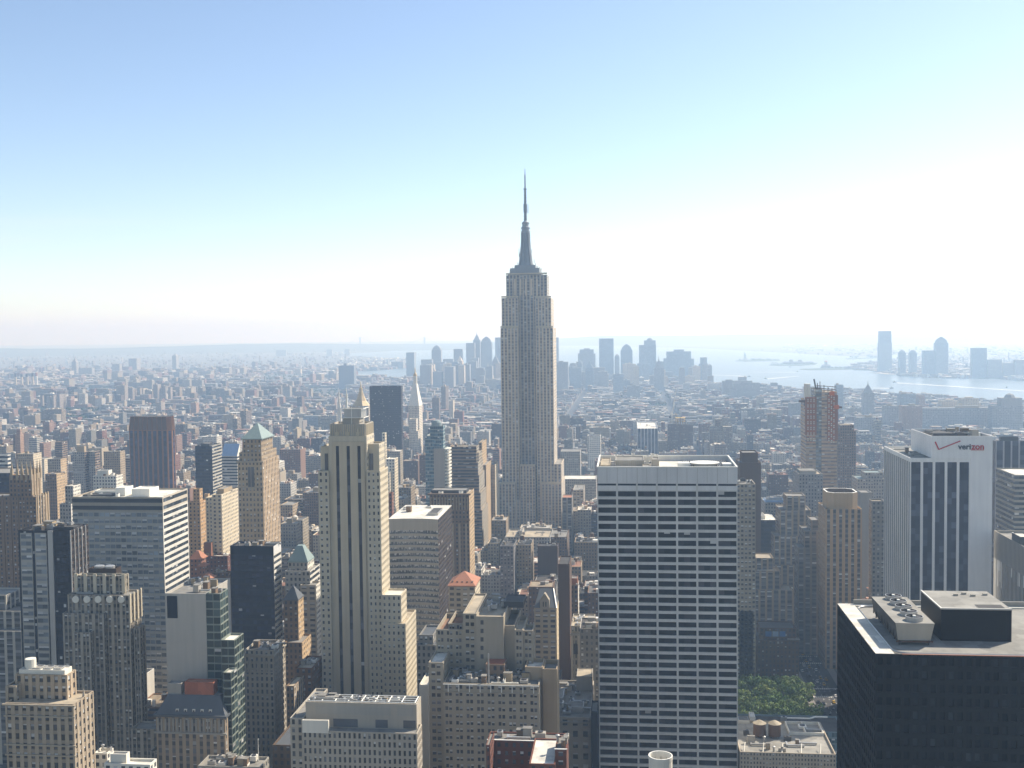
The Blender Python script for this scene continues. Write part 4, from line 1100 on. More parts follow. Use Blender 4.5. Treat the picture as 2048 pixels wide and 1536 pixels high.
rf = MB(); b.rs.append(rf); rf.poly([(*c, zt) for c in curve]+[(p1[0], lo_, zt), (p0[0], lo_, zt)], 'roof white')
RECTS.append((Y, 776, 906, 1022)); FOOT.append((p0[0], p1[0], Y, lo_))
b.gear(Box(p0[0], p1[0], Y, lo_, 0, zt+.9), 3, area=(.05, .6, .3, .9)); b.pent(Box(p0[0], p1[0], Y, lo_, 0, zt), .72, .92, .25, .6, 1.8, 'steel', 'roof dark', z=zt, name='air_handler'); b.finish()

b = mid('office_building', 'brown classical block with a colonnaded top and slim pale side behind the curved block', 859, 938, 987, -870, 'brown', xs=948, ss='buff', ref='the brown colonnaded block', roof='roof tan', gear=6, pent=(.0, .9, 2.5, 'dark steel'))
B = b.B; m = MB()
for i in range(14): x = B.x0+B.w*(i+.5)/14; m.box(x-.35, x+.35, B.y0-.6, B.y0, B.z1-13, B.z1-3, 'plain:tan')
m.box(B.x0-1.4, B.x1+1.4, B.y0-1.6, B.y0, B.z1-1.2, B.z1+.1, 'plain:brown', bottom=True); m.box(B.x0-.8, B.x1+.8, B.y0-1, B.y0, B.z1-22, B.z1-20.5, 'plain:brown', bottom=True)
for i in range(6): x = B.x0+B.w*(i+.5)/6; m.box(x-.8, x+.8, B.y0-.5, B.y0, 10, B.z1-24, 'plain:tan')
b.part('colonnade', m); b.finish()
b = mid('apartment_tower', 'blue glass tower with blank white panel and curved balconies on its right', 850, 868, 872, -1060, 'blueglass', xs=None, D=26, ref='the blue glass tower', more=((1, 860, 886, 852, 890), (-1.5, 868, 889, 897, None)), roof='roof grey')
B = b.B
m = MB(); q0, q1 = at(868.4, 978, 1058), at(888.6, 897, 1058); m.box(q0[0], q1[0], 1057.6, 1058.4, 0, q1[2], 'concrete'); b.part('blank_panel', m)
x1 = at(889, 900, 1058.5)[0]; zt = at(889, 900, 1058.5)[2]
for i in range(24):
    m = MB(); z = zt-i*3.3
    if z < 30: break
    m.prism([(x1+.3, 1058), (x1+4.2, 1059), (x1+5.2, 1066), (x1+4.4, 1074), (x1+.3, 1076)], z, z+1.1, 'plain:white', 'roof white'); b.part('balcony', m)
m = MB(); c = at(873, 845, 1070); m.lathe(c[0], 1070, [(5, c[2]-8), (5, c[2]), (3.5, c[2]+2), (0, c[2]+2.6)], 'plain:blueglass', 14); b.part('roof_drum', m); b.finish()
mid('office_building', 'brown stepped block with a ragged sunlit right edge left of the spired skyscraper', 900, 953, 893, -1180, 'brownbands', xs=958, ss='hotel', more=((6, 935, 957, 905, 964), (-3, 915, 956, 925, 966), (-6, 905, 958, 950, 969), (-9, 903, 961, 985, 972), (-12, 903, 964, 1020, 976)), gear=5, ref='the ragged brown block', roof='roof tan').finish()  # lit side takes a paler style: sunlight put into its colour
mid('office_building', 'slim tan tower with notched top between the ragged brown block and the spired skyscraper', 957, 964, 885, -1230, 'tan', xs=973, ss='buff', more=((-4, 962, 972, 930, 982),)).finish()
mid('loft_building', 'pale stone block squeezed beside the base of the spired skyscraper', 977, 990, 930, -1270, 'tan', xs=996, ss='cream', gear=2).finish()
b = mid('brick_building', 'tan block under a terracotta pyramid roof in the middle', 897, 950, 1172, -660, 'hotel', xs=960, ss='cream', ref='the terracotta-roofed block', par=0, roof='terracotta')
pyr_roof(b, b.B, 1142, 'terracotta', .5, .03)
m = MB(); B = b.B
for i in range(5): q = B.x0+B.w*(i+.7)/5.4; m.box(q-.5, q+.5, B.y0+2.2, B.y0+5, B.z1, B.z1+2.2, 'roof dark')
b.part('dormers', m); b.finish()
b = T('office_building', 'grey postmodern block with a blue-green truncated pyramid roof and white notched side', ref='the blue-green pyramid block')
B = b.mass(690, 576, 615, 1124, xs=628, st='grey', ss='white', par=0); pyr_roof(b, B, 1090, 'copper green', .3, .28)
b.mass(684, 570, 620, 1142, xs=640, st='grey', ss='whitebands'); b.mass(678, 600, 632, 1170, xs=642, st='hotel', ss='white'); b.finish()
b = T('stone_building', 'brown stone block with a dark slate pyramid roof beside the navy slab', ref='the slate pyramid block')
B = b.mass(640, 567, 596, 1200, xs=607, st='brown', ss='buff', par=0); pyr_roof(b, B, 1171, 'slate', .3, .05); b.mass(632, 569, 604, 1285, xs=622, st='brown', ss='buff'); b.finish()
mid('brick_building', 'low red-brown block with a sunlit tan roof left of the three-strip tower', 590, 624, 1336, -585, 'brown', xs=647, roof='roof tan', gear=4, tint=(1, .8, .7)).finish()
b = mid('corner_building', 'dark corner building with a rounded sunny front below the tan roof', 572, 588, 1372, -560, 'brown', xs=608, ss='piers', roof='roof tan'); b.finish()
b = T('mansion_block', 'dark stone block with a sloped slate mansard roof and a row of round dormers', ref='the mansard block')
B = b.mass(500, 312, 450, 1434, xs=468, st='piers', mode='s', par=0, tint=(.8, .8, .8)); 
m = MB(); m.prism([(B.x0-1, B.y0-1), (B.x1+1, B.y0-1), (B.x1+1, B.y1), (B.x0-1, B.y1)], B.z1+.01, B.z1+1, 'slate'); m.prism([(B.x0, B.y0), (B.x1, B.y0), (B.x1, B.y1), (B.x0, B.y1)], B.z1+1.01, B.z1+9, 'slate', 'roof grey', taper=[(B.x0+4, B.y0+5), (B.x1-4, B.y0+5), (B.x1-4, B.y1-3), (B.x0+4, B.y1-3)]); b.part('mansard_roof', m)
for i in range(5):
    x = B.x0+B.w*(.3+.12*i); m = MB(); m.box(x-.7, x+.7, B.y0+.8, B.y0+3.4, B.z1+1.2, B.z1+3.4, 'plain:white'); m.box(x-.4, x+.4, B.y0+.7, B.y0+.8, B.z1+1.6, B.z1+3, 'dark steel'); b.part('dormer', m)
m = MB(); m.box(B.x0-.8, B.x1+.8, B.y0-1, B.y0, B.z1-8, B.z1-7.2, 'plain:grey', bottom=True)
for i in range(18): x = B.x0+B.w*(i+.5)/18; m.box(x-.4, x+.4, B.y0-.4, B.y0, B.z1-7.2, B.z1-1, 'plain:grey')
b.part('cornice', m)
b.pent(Box(B.x0, B.x1, B.y0, B.y1, 0, B.z1+9.9), .36, .78, .45, .9, 6, 'roof red', 'terracotta'); b.pent(Box(B.x0, B.x1, B.y0, B.y1, 0, B.z1+9.9), .1, .3, .5, .9, 5, 'plain:grey'); b.finish()
# red tiled roofs
b = T('rooftop_house', 'red brick block with a terracotta hipped turret roof beside the white banded slab', ref='the red turret'); 
B = b.mass(800, 380, 402, 1118, xs=412, st='redbrick', par=0); pyr_roof(b, B, 1101, 'terracotta', 1.2, .2)
B = b.mass(790, 398, 410, 1132, xs=417, st='redbrick', par=0); pyr_roof(b, B, 1124, 'terracotta', .8, .1); b.finish()
b = T('rooftop_house', 'lower cream house with a wide terracotta roof in front of the red turret')
B = b.mass(760, 402, 420, 1158, xs=430, st='buff', par=0); pyr_roof(b, B, 1146, 'terracotta', 1.0, .25); b.mass(752, 380, 402, 1166, D=20, st='cream'); b.finish()
mid('brick_building', 'dark purple-brown block with a rooftop turret behind the red turret', 405, 455, 1112, -850, 'redbrick', xs=462, tint=(.55, .5, .55), pent=(.02, .32, 11, 'plain:redbrick'), gear=5).finish()
mid('loft_building', 'dark brown block crowned with a water tank left of the navy slab', 425, 458, 1145, -780, 'brown', xs=463, tint=(.7, .65, .6), gear=4).finish()

b = T('gabled_building', 'tan gothic block with a steep slate roof and a stone gable dormer', ref='the slate-gabled block')
B = b.mass(760, 1068, 1113, 1216, xs=1117, st='hotel', ss='cream', par=0, floor=3.7, tint=(1.05, 1, .9))
zr = at(1090, 1176, 775)[2]; m = MB()
m.poly([(B.x0, B.y0, B.z1), (B.x1, B.y0, B.z1), (B.x1-3, B.y0+14, zr), (B.x0+3, B.y0+14, zr)], 'slate'); m.poly([(B.x1, B.y0, B.z1), (B.x1, B.y1, B.z1), (B.x1-3, B.y0+14, zr)], 'slate'); m.poly([(B.x0, B.y1, B.z1), (B.x0, B.y0, B.z1), (B.x0+3, B.y0+14, zr)], 'slate'); m.poly([(B.x1, B.y1, B.z1), (B.x0, B.y1, B.z1), (B.x0+3, B.y0+14, zr), (B.x1-3, B.y0+14, zr)], 'slate')
m.bar((B.x1, B.y0, B.z1), (B.x1-3, B.y0+14, zr), .45, 'steel'); b.part('slate_roof', m)
m = MB(); x = (B.x0+B.x1)/2-.4; m.box(x-3.2, x+3.2, B.y0-.3, B.y0+5, B.z1-1, B.z1+5.5, 'plain:hotel'); m.prism([(x-3.2, B.y0-.3), (x+3.2, B.y0-.3), (x+3.2, B.y0+5), (x-3.2, B.y0+5)], B.z1+5.5, B.z1+10, 'plain:hotel', taper=[(x-.4, B.y0-.3), (x+.4, B.y0-.3), (x+.4, B.y0+5), (x-.4, B.y0+5)])
for d in (-1.3, .5): m.box(x+d, x+d+.8, B.y0-.4, B.y0-.3, B.z1+1, B.z1+4.5, 'dark steel')
b.part('gable_dormer', m); b.finish()
mid('office_building', 'dark brown slab with a blind face right of the slate-gabled block', 1116, 1139, 1128, -800, 'brown', D=30, mode='b', tint=(.55, .5, .5), roof='roof dark', ref='the dark brown slab').finish()
b = mid('classical_building', 'small classical stone block with arched top windows left of the white grid slab', 1142, 1188, 1252, -690, 'officestone', D=30, floor=4.2, roof='roof tan', gear=10, tint=(.75, .75, .72), ref='the arched classical block')
B = b.B; m = MB(); m.box(B.x0-.7, B.x1+.7, B.y0-.8, B.y0, B.z1-6, B.z1-5, 'plain:grey', bottom=True)
for i in range(4): x = B.x0+B.w*(.04+.3*i); m.box(x-.7, x+.7, B.y0-.5, B.y0, 8, B.z1-6, 'plain:officestone')
for i in range(3):
    x = B.x0+B.w*(.19+.3*i); q = [(x+1.9*cos(t), B.y0-.15, B.z1-13+1.9*sin(t)) for t in (0, pi/6, pi/3, pi/2, 2*pi/3, 5*pi/6, pi)]; m.poly(q[::-1] if False else q, 'dark steel'); m.box(x-1.9, x+1.9, B.y0-.15, B.y0, B.z1-18, B.z1-13.02, 'dark steel')
b.part('arcade', m); b.finish()
mid('loft_building', 'white-trimmed brick loft with orange tank house above the arched block', 1139, 1156, 1170, -830, 'brown', xs=1158, ss='white', pent=(.1, .9, 5, 'terracotta'), gear=3).finish()
mid('apartment_building', 'broad tan roof with parapet rim in front of the spired skyscraper', 1010, 1100, 1074, -1120, 'grey', D=46, roof='roof tan', gear=9, par=1.6, pent=(.3, .36, 5, 'concrete'), ref='the broad tan roof').finish()
mid('loft_building', 'grey roofed loft right of the broad tan roof with a pale tank on stilts', 1098, 1134, 1074, -1130, 'brown', D=44, roof='roof grey', gear=3, tank=.5, tint=(.8, .8, .8)).finish()
mid('office_building', 'stone block with a terracotta roof beside the skyscraper base', 1124, 1144, 995, -1290, 'greypiers', xs=1146, roof='terracotta').finish()
mid('office_building', 'tan office block with rows of square windows behind the terracotta roof', 1146, 1167, 980, -1400, 'hotel', xs=1170, roof='roof grey', gear=2).finish()
mid('office_building', 'long cream block with a columned attic right of the skyscraper', 1127, 1192, 958, -1480, 'grey', D=40, roof='roof white').finish()
mid('office_building', 'wide stone block with ribbed roof edge above the long cream block', 1121, 1160, 903, -1640, 'grey', D=40, roof='roof grey').finish()
mid('office_building', 'white stone block with gridded front and dark cornice right of the skyscraper', 1175, 1201, 872, -1900, 'white', D=30, roof='roof dark', gear=2).finish()
mid('loft_building', 'dark blind loft slab in the low blocks left of the white grid slab', 1075, 1115, 1092, -1010, 'brown', D=14, mode='b', tint=(.45, .45, .5), roof='roof dark', gear=3).finish()
mid('loft_building', 'square grey loft with white rooftop units below the broad tan roof', 1000, 1027, 1092, -980, 'grey', D=30, tint=(.6, .6, .65), roof='roof dark', gear=4).finish()
mid('loft_building', 'tall tan loft with bright left edge below the broad tan roof', 1032, 1062, 1090, -1000, 'tan', D=30, tint=(.8, .8, .8), gear=5, tank=.3).finish()

# right of the white grid slab
b = mid('office_building', 'dark box building with white vertical fins and a white roof rim', 1275, 1316, 857, 932, 'strips', xs=1254, roof='roof white', ref='the finned dark box', par=2.0, bay=7.0, sbay=5.0, tint=(.9, .9, .95)); b.gear(b.B, 5); b.finish()
b = mid('office_tower', 'dark brown tower under construction beside a white crane', 1336, 1358, 848, 925, 'brown', xs=None, D=40, tint=(.7, .65, .7), more=((2, 1358.3, 1386, 850, None),), ref='the tower beside the crane')
m = MB(); B = b.B; q = at(1353, 826, B.y0+10)
for i in range(5):
    x = B.x0+B.w*(.7+.22*i)
    for j in range(3): m.bar((x, B.y0+4+j*8, B.z1-1), (x, B.y0+4+j*8, B.z1+6+3*(i % 3)), .5, 'yellow steel' if (i+j) % 2 else 'timber')
for z in (4, 8, 11): m.box(B.x0+B.w*.7, B.x0+B.w*1.6, B.y0+3.5, B.y0+21, B.z1+z, B.z1+z+.5, 'timber', 'yellow steel', bottom=True)
b.part('steel_frame', m); b.finish()
cr = T('tower_crane', 'white lattice crane leaning over the unfinished brown tower', 'crane'); Yc = B.y0+8
p0, p1, p2 = at(1343, 845, Yc), at(1343.5, 834, Yc), at(1353, 776, Yc); cr.start(p0[0], Yc)
m = MB()
for sx in (-1, 1):
    for sy in (-1, 1): m.bar((p0[0]+sx, Yc+sy, B.z1-3), (p1[0]+sx, Yc+sy, p1[2]), .3, 'white paint')
cr.part('mast', m)
m = MB()
for sx in (-1, 1):
    m.bar((p1[0]+sx, Yc, p1[2]), (p2[0]+sx*.4, Yc, p2[2]), .35, 'white paint'); m.bar((p1[0]+sx, Yc+1.6, p1[2]+1), (p2[0]+sx*.4, Yc+.5, p2[2]), .35, 'white paint')
for i in range(12):
    f, f2 = i/12, (i+1)/12; L = lambda f, s_: (p1[0]+(p2[0]-p1[0])*f+s_*(1-.6*f), Yc, p1[2]+(p2[2]-p1[2])*f)
    m.bar(L(f, -1), L(f2, 1), .2, 'white paint')
cr.part('jib', m); m = MB(); m.box(p1[0]-6, p1[0]-1, Yc-1.5, Yc+1.5, p1[2]-2, p1[2]+1.5, 'dark steel', bottom=True); cr.part('counterweight', m)
m = MB(); m.bar((p1[0]-4, Yc, p1[2]+1), (p2[0], Yc, p2[2]), .12, 'dark steel'); m.bar((p2[0], Yc, p2[2]), (p2[0], Yc, p2[2]-12), .12, 'dark steel'); cr.part('cable', m)
b = mid('apartment_tower', 'dark twin-winged tower with a black box on its roof', 1427, 1450, 864, 925, 'tan', D=30, more=((3, 1420, 1434, 853, None), (3.4, 1446, 1465, 853, None), (8, 1431, 1444, 838, None)), ref='the twin-winged dark tower', tint=(.6, .6, .65)); b.finish()
mid('hotel_building', 'tall tan slab with a close grid of windows directly right of the white grid slab', 1473, 1511, 968, -790, 'hotel', D=24, bay=2.4, floor=3.2, ref='the tan slab beside the grid', par=1.5, roof='roof grey', gear=6).finish()
mid('office_tower', 'dark brown tower behind the tan slab beside the grid', 1478, 1522, 925, -960, 'brown', D=30, tint=(.6, .6, .65), more=((4, 1484, 1516, 905, None),), mode='b').finish()
b = T('construction_tower', 'unfinished tower with rust-orange top floors and hoist scaffolds', ref='the rust-orange tower')
Y = 1150; k = dict(D=30)
b.mass(Y, 1612, 1632, 800, D=34, st='rawfloors', tint=(.9, .95, 1.0), roof='roof grey'); B = b.mass(Y+1.5, 1631, 1644, 778, D=30, st='mirror', roof='roof dark', tint=(.6, .58, .55)); B2 = b.mass(Y+.5, 1643.5, 1674, 784, D=34, st='rawfloors', roof='roof tan')
m = MB()
q0, q1 = at(1611, 870, Y), at(1632, 794, Y); m.box(q0[0]-.6, q1[0]+.6, Y-.6, Y-.1, q0[2], q1[2], 'plain:redbrick')
q0, q1 = at(1654, 880, Y), at(1674.5, 790, Y); m.box(q0[0], q1[0]+.6, Y-.6, Y-.1, q0[2], q1[2], 'plain:redbrick')
for i in range(26):
    z = q1[2]-1-i*1.9
    for px in (1616, 1622, 1628, 1658, 1663, 1668):
        x = at(px, 800, Y-.7)[0]; m.box(x-.5, x+.5, Y-.75, Y-.6, z, z+1.0, 'plain:white' if (i*7+px) % 3 else 'orange net')
b.part('netting', m)
m = MB()
for px, py0, py1 in ((1609, 812, 768), (1620, 800, 768), (1635, 780, 766), (1640, 778, 763), (1648, 790, 770), (1656, 790, 774), (1664, 790, 776), (1672, 790, 779)):
    q0, q1 = at(px, py0, Y+8), at(px, py1, Y+8); m.bar(q0, q1, .4, 'dark steel')
for py in (771, 776, 783): q0, q1 = at(1633, py, Y+8), at(1672, py+3, Y+8); m.bar(q0, q1, .35, 'timber')
q0, q1 = at(1633, 783, Y+8), at(1628, 758, Y+8); m.bar(q0, q1, .8, 'dark steel')
for px, py in ((1604, 803), (1676, 815)): q0 = at(px, py, Y); m.box(q0[0]-3, q0[0]+4, Y, Y+3, q0[2]-1, q0[2]+1.2, 'timber', bottom=True)
b.part('scaffold', m)
m = MB(); q0, q1 = at(1610, 800, Y-1), at(1621, 768, Y-1); m.box(q0[0], q1[0], Y-.5, Y+6, q0[2], q1[2], 'plain:white'); b.part('core_wall', m)
m = MB()
for px, py in ((1664, 787), (1673, 814)): q = at(px, py, Y-1); m.box(q[0]-2.5, q[0]+2.5, Y-1.5, Y, q[2]-2, q[2]+2, 'orange net', bottom=True)
b.part('orange_sheeting', m); b.finish()
mid('office_tower', 'grey-brown tower right of the rust-orange tower', 1676, 1712, 862, -1400, 'brown', D=30, more=((3, 1680, 1708, 850, None),), tint=(.9, .9, .95)).finish()
mid('office_building', 'flat-topped grey block in front of the rust-orange tower', 1598, 1646, 948, -1080, 'grey', xs=1586, ss='grey', roof='roof tan', tint=(.8, .8, .85), pent=(.1, .8, 3), ref='the flat-topped grey block').finish()
b = T('stone_tower', 'tan pier-fronted tower topped by an open octagonal drum', ref='the octagon-topped tower')
B = b.mass(860, 1651, 1724, 1018, D=33, st='piers', ss='piers', bay=4.3, floor=3.7, tint=(1.1, .95, .75), par=1.2)
zt = at(1684, 984, 868)[2]; q0, q1 = at(1653, 1000, 868)[0], at(1715, 1000, 868)[0]; cx, w = (q0+q1)/2, (q1-q0)/2; cy = B.y0+B.d/2; d = 13; c = 4.5
ring = [(cx-w+c, cy-d), (cx+w-c, cy-d), (cx+w, cy-d+c), (cx+w, cy+d-c), (cx+w-c, cy+d), (cx-w+c, cy+d), (cx-w, cy+d-c), (cx-w, cy-d+c)]
inn = [(cx+(x-cx)*.9, cy+(y-cy)*.9) for x, y in ring]
m = MB()
for i in range(8):
    j = (i+1) % 8; a, e, f, h = ring[i], ring[j], inn[j], inn[i]
    m.poly([(*a, B.z1-1), (*e, B.z1-1), (*e, zt), (*a, zt)], 'plain:buff'); m.poly([(*a, zt), (*e, zt), (*f, zt), (*h, zt)], 'white paint'); m.poly([(*h, zt), (*f, zt), (*f, zt-10), (*h, zt-10)], 'plain:brown')  # inner walls painted dark: shade of the open drum put into the colour
m.poly([(*p, zt-10) for p in inn], 'roof dark'); b.part('octagon_drum', m); b.gear(Box(cx-w*.7, cx+w*.7, cy-d*.6, cy+d*.6, 0, zt-9.1), 5); b.finish()
mid('office_tower', 'grey art deco tower stepping up to a plain square top house', 1560, 1622, 1020, -960, 'greypiers', D=30, tint=(1.05, .95, .8), more=((4, 1573, 1611, 992, None), (-5, 1548, 1640, 1072, None), (-9, 1540, 1600, 1130, None)), ref='the plain-topped deco tower').finish()
mid('office_building', 'dark stepped block with a small roof rim between the deco tower and the octagon-topped tower', 1608, 1648, 1062, -900, 'greypiers', D=26, tint=(.75, .7, .65), more=((2, 1622, 1641, 1040, None), (-4, 1596, 1648, 1095, None)), roof='roof grey').finish()
mid('office_building', 'beige block with blue tent-like skylights on its roof', 1530, 1575, 1005, -1130, 'grey', xs=1522, roof='blue glass roof', pent=(.1, .9, 2, 'blue glass roof')).finish()
mid('exhibition_hall', 'low hall with a curved white roof end right of the tan slab', 1511, 1556, 1040, -1020, 'navy', D=40, roof='roof white', pent=(.0, .5, 3, 'plain:white')).finish()
mid('office_building', 'beige stepped block with pilasters and a roof terrace right of the white grid slab', 1494, 1561, 1142, -880, 'greypiers', xs=1490, tint=(1.05, .92, .75), more=((-6, 1492, 1586, 1180, None), (5, 1512, 1547, 1116, None)), roof='roof tan', gear=5, ref='the beige pilastered block').finish()
b = mid('office_building', 'dark brown block with blue rooftop skylights behind the park trees', 1507, 1598, 1281, -815, 'brown', D=34, tint=(.45, .40, .38), roof='roof dark', gear=8, more=((6, 1520, 1592, 1256, None),), ref='the block with blue skylights')
for i in range(3):
    q0, q1 = at(1531+i*14, 1273, 820.6), at(1543+i*14, 1263, 820.6); m = MB(); m.box(q0[0], q1[0], 820.6, 820.9, q0[2], q1[2], 'blue panel' if i != 1 else 'blue glass roof'); b.part('skylight', m)
b.finish()
mid('loft_building', 'narrow white-piered block against the right side of the white grid slab', 1478, 1507, 1222, -790, 'white', D=30, tint=(.7, .7, .75), tank=.35, gear=3, roof='roof white').finish()
mid('office_building', 'dark windowed slab left of the white tower with the sign', 1744, 1770, 1002, -860, 'grey', xs=1738, tint=(.7, .7, .72)).finish()
mid('office_building', 'pale blank slab behind the dark windowed slab', 1722, 1744, 985, -1010, 'grey', D=20, mode='b').finish()
mid('office_building', 'blue-grey block with a teal roof left of the sign tower', 1715, 1768, 958, -1200, 'grey', D=30, roof='copper green', more=((4, 1730, 1765, 945, None),)).finish()
mid('office_tower', 'dark round-cornered tower with pale ribs right of the sign tower', 1992, 2070, 882, -930, 'strips', xs=1985, tint=(.55, .55, .6), roof='roof white', bay=6, pent=(.15, .6, 4, 'dark steel'), ref='the ribbed tower at the right edge').finish()
mid('office_tower', 'grey tower with pale floor bands cut by the right edge', 2030, 2100, 950, -800, 'greybands', D=40, tint=(.7, .7, .7)).finish()
mid('office_building', 'dark block with a pale flat roof behind the finned building at the right edge', 1986, 2026, 1010, -1000, 'navy', D=30, roof='roof white', gear=2).finish()
b = mid('office_building', 'concrete building with close vertical fins and rooftop boxes at the right edge', 2052, 2140, 1096, -640, 'greypiers', xs=1988, bay=2.2, sbay=2.2, floor=60, tint=(1.1, 1.1, 1.1), roof='roof grey', par=1.5); b.pent(b.B, .02, .3, .2, .45, 5, 'dark steel', 'roof white'); b.gear(b.B, 4); b.finish()
# behind the park, bottom right
b = T('office_building', 'tan block with two timber water tanks on its cluttered roof', ref='the block with two water tanks')
B = b.mass(560, 1480, 1672, 1506, D=46, st='stone', mode='s', bay=1.6, floor=2.2, tint=(1.1, 1.1, 1.1), roof='roof slate grey', par=1.2)
z = B.z1-1.2
for px in (1519, 1549):
    q = at(px, 1480, 585); b.tank(q[0], 585, z, 3.3, 6.2, 1.2, 'timber', 'roof tan')
m = MB()
for i in range(5): x = B.x0+B.w*(i+.2)/5; m.bar((x, B.y0+1, z+.2), (x+1.5, B.y0+9, z+2.8), .3, 'plain:white')
for f0, f1, y in ((.6, .98, .97), (.6, .98, .62), (.0, .2, .95)): m.box(B.x0+B.w*f0, B.x0+B.w*f1, B.y0+B.d*y, B.y0+B.d*y+.5, z, z+1.6, 'plain:white')
for f in (.6, .78, .97): m.box(B.x0+B.w*f, B.x0+B.w*f+.5, B.y0+B.d*.63, B.y0+B.d*.97, z, z+1.6, 'plain:white')
b.part('parapet_wall', m); b.gear(B, 16, z=z); b.finish()
b = T('office_building', 'glass-fronted block with a dark blue roof deck and pale pipes beside the park trees', ref='the blue-roofed block')
B = b.mass(622, 1478, 1690, 1462, D=26, st='blueglass', tint=(.6, .7, .8), roof='roof dark', par=1.0)
m = MB()
for i in range(8): x = B.x0+B.w*(.2+.017*i); m.box(x, x+.5, B.y0+3, B.y0+12, B.z1-.9, B.z1+.6, 'white paint')
m.bar((B.x0+B.w*.5, B.y0+18, B.z1+1), (B.x0+B.w*.72, B.y0+18, B.z1+1), .5, 'white paint'); m.bar((B.x0+B.w*.72, B.y0+18, B.z1+1), (B.x0+B.w*.78, B.y0+21, B.z1+1), .5, 'white paint'); m.bar((B.x0+B.w*.78, B.y0+21, B.z1+1), (B.x0+B.w*.9, B.y0+21, B.z1+1), .5, 'white paint')
b.part('pipes', m); b.pent(B, .13, .18, .5, .8, 4, 'white paint', 'roof white'); b.pent(B, .02, .12, .2, .8, 1.5, 'steel', 'roof grey'); b.gear(B, 5); b.finish()
# odd neighbours along the bottom and left
mid('stone_building', 'stepped stone house with a columned front at the left edge', -40, 42, 1222, -640, 'greypiers', D=40, tint=(1.4, 1.45, 1.5), more=((-8, -40, 44, 1262, None), (5, -40, 12, 1190, None)), roof='roof grey', gear=4).finish()
mid('office_building', 'white roof terrace block between the cream block and the mansard block', 188, 214, 1506, -440, 'white', xs=224, roof='roof white', gear=2).finish()
mid('office_building', 'low pale roof with a raised white monitor at the bottom left', 208, 300, 1528, -395, 'white', xs=313, roof='roof white', pent=(.1, .45, 4, 'plain:white')).finish()
b = mid('loft_building', 'low grey roof with fans and a flagpole at the bottom', 396, 520, 1533, -480, 'grey', xs=538, roof='roof grey', gear=16, par=1.2)
q = at(517, 1520, 490); m = MB(); m.lathe(q[0], 490, [(.25, b.B.z1-1), (.12, b.B.z1+9), (.3, b.B.z1+9.1), (0, b.B.z1+9.5)], 'white paint', 8); b.part('flagpole', m); b.finish()
mid('stone_building', 'dark sloped roof house between the narrow cream block and the long pale block', 545, 582, 1490, -500, 'brown', D=30, roof='slate', tint=(.6, .6, .6)).finish()
mid('stone_building', 'ornate grey mansarded row behind the long pale block', 833, 872, 1290, -560, 'grey', D=40, tint=(.7, .7, .7), roof='slate', more=((3, 838, 866, 1270, None),)).finish()
mid('stone_building', 'white marble side wall glimpsed right of the three-strip tower', 838, 856, 1370, -540, 'white', D=30, mode='b', roof='roof white').finish()
# ---------------------------------------------------------------- landmarks further downtown
b = T('gold_spired_tower', 'stone tower with a gold pyramid spire rising behind the three-strip tower', ref='the gold pyramid')
Y = 2050; B = b.mass(Y, 694, 741, 846, D=40, st='stone', ss='cream', more=None) if False else b.mass(Y, 694, 741, 846, D=40, st='stone', ss='cream')
B2 = b.mass(Y+4, 699, 737, 812, D=34, st='stone', par=0)
z = at(718, 780, Y+21)[2]; z2 = at(718, 762, Y+21)[2]; cx, cy = (B2.x0+B2.x1)/2, (B2.y0+B2.y1)/2; m = MB()
zs_ = [B2.z1, B2.z1+(z-B2.z1)*.3, B2.z1+(z-B2.z1)*.65, z]; rs = [17, 10.5, 6, 3.2]
m.lathe(cx, cy, list(zip(rs, zs_)), 'gold leaf', 8, rot=pi/8); m.lathe(cx, cy, [(3.6, z), (3.2, z+4), (1.6, z+5), (1.2, z+9), (0, z2)], 'gold leaf', 8); b.part('gold_spire', m); b.finish()
b = T('clock_tower', 'slender white marble tower with a steep pyramid top and gold cupola', ref='the white marble tower')
Y = 2150; B = b.mass(Y, 817, 838, 812, xs=845, st='white', ss='white', tint=(.9, .85, .8), par=0)
b.mass(Y+2, 816.5, 838.6, 846, xs=846, zb=at(828, 850, Y)[2], st='white', par=0)
zs1, zs2 = at(828, 768, Y+11)[2], at(828, 752, Y+11)[2]; cx, cy = (B.x0+B.x1)/2, (B.y0+B.y1)/2; m = MB()
m.pyramid(B.x0, B.x1, B.y0, B.y1, B.z1, zs1, 'plain:white', .34, .34); m.lathe(cx, cy, [(4.2, zs1), (4.2, zs2)], 'plain:white', 8); b.part('pyramid_roof', m)
m = MB(); m.lathe(cx, cy, [(4.0, zs2), (3.2, zs2+4), (1.2, zs2+7), (.9, zs2+12), (0, zs2+18)], 'gold leaf', 8); b.part('cupola', m); b.finish()
mid('office_building', 'stepped white stone block in front of the white marble tower', 818, 832, 838, -2080, 'white', xs=836, ss='white', tint=(.85, .82, .78), more=((-5, 822, 836, 862, 841), (-9, 826, 838, 894, 843))).finish()
mid('office_tower', 'large dark bronze glass slab between the gold pyramid and the white marble tower', 739, 802, 772, -1880, 'bronze', xs=805, tint=(.8, .9, 1.2), ref='the dark bronze slab', roof='roof dark').finish()
mid('office_building', 'white framed low block tucked right of the three-strip tower', 772, 789, 918, -1150, 'white', xs=796, ss='cream', more=((20, 764, 770, 866, 773), (-8, 770, 779, 945, 784)), roof='roof white').finish()
mid('brick_building', 'red brick slab right of the three-strip tower', 777, 784, 986, -900, 'redbrick', xs=787, ss='redbrick').finish()
b = T('church_spire', 'thin white spire left of the gold pyramid', 'spire'); Y = 2000; q = at(679, 838, Y); b.start(q[0], Y); z = at(677, 773, Y)[2]; m = MB()
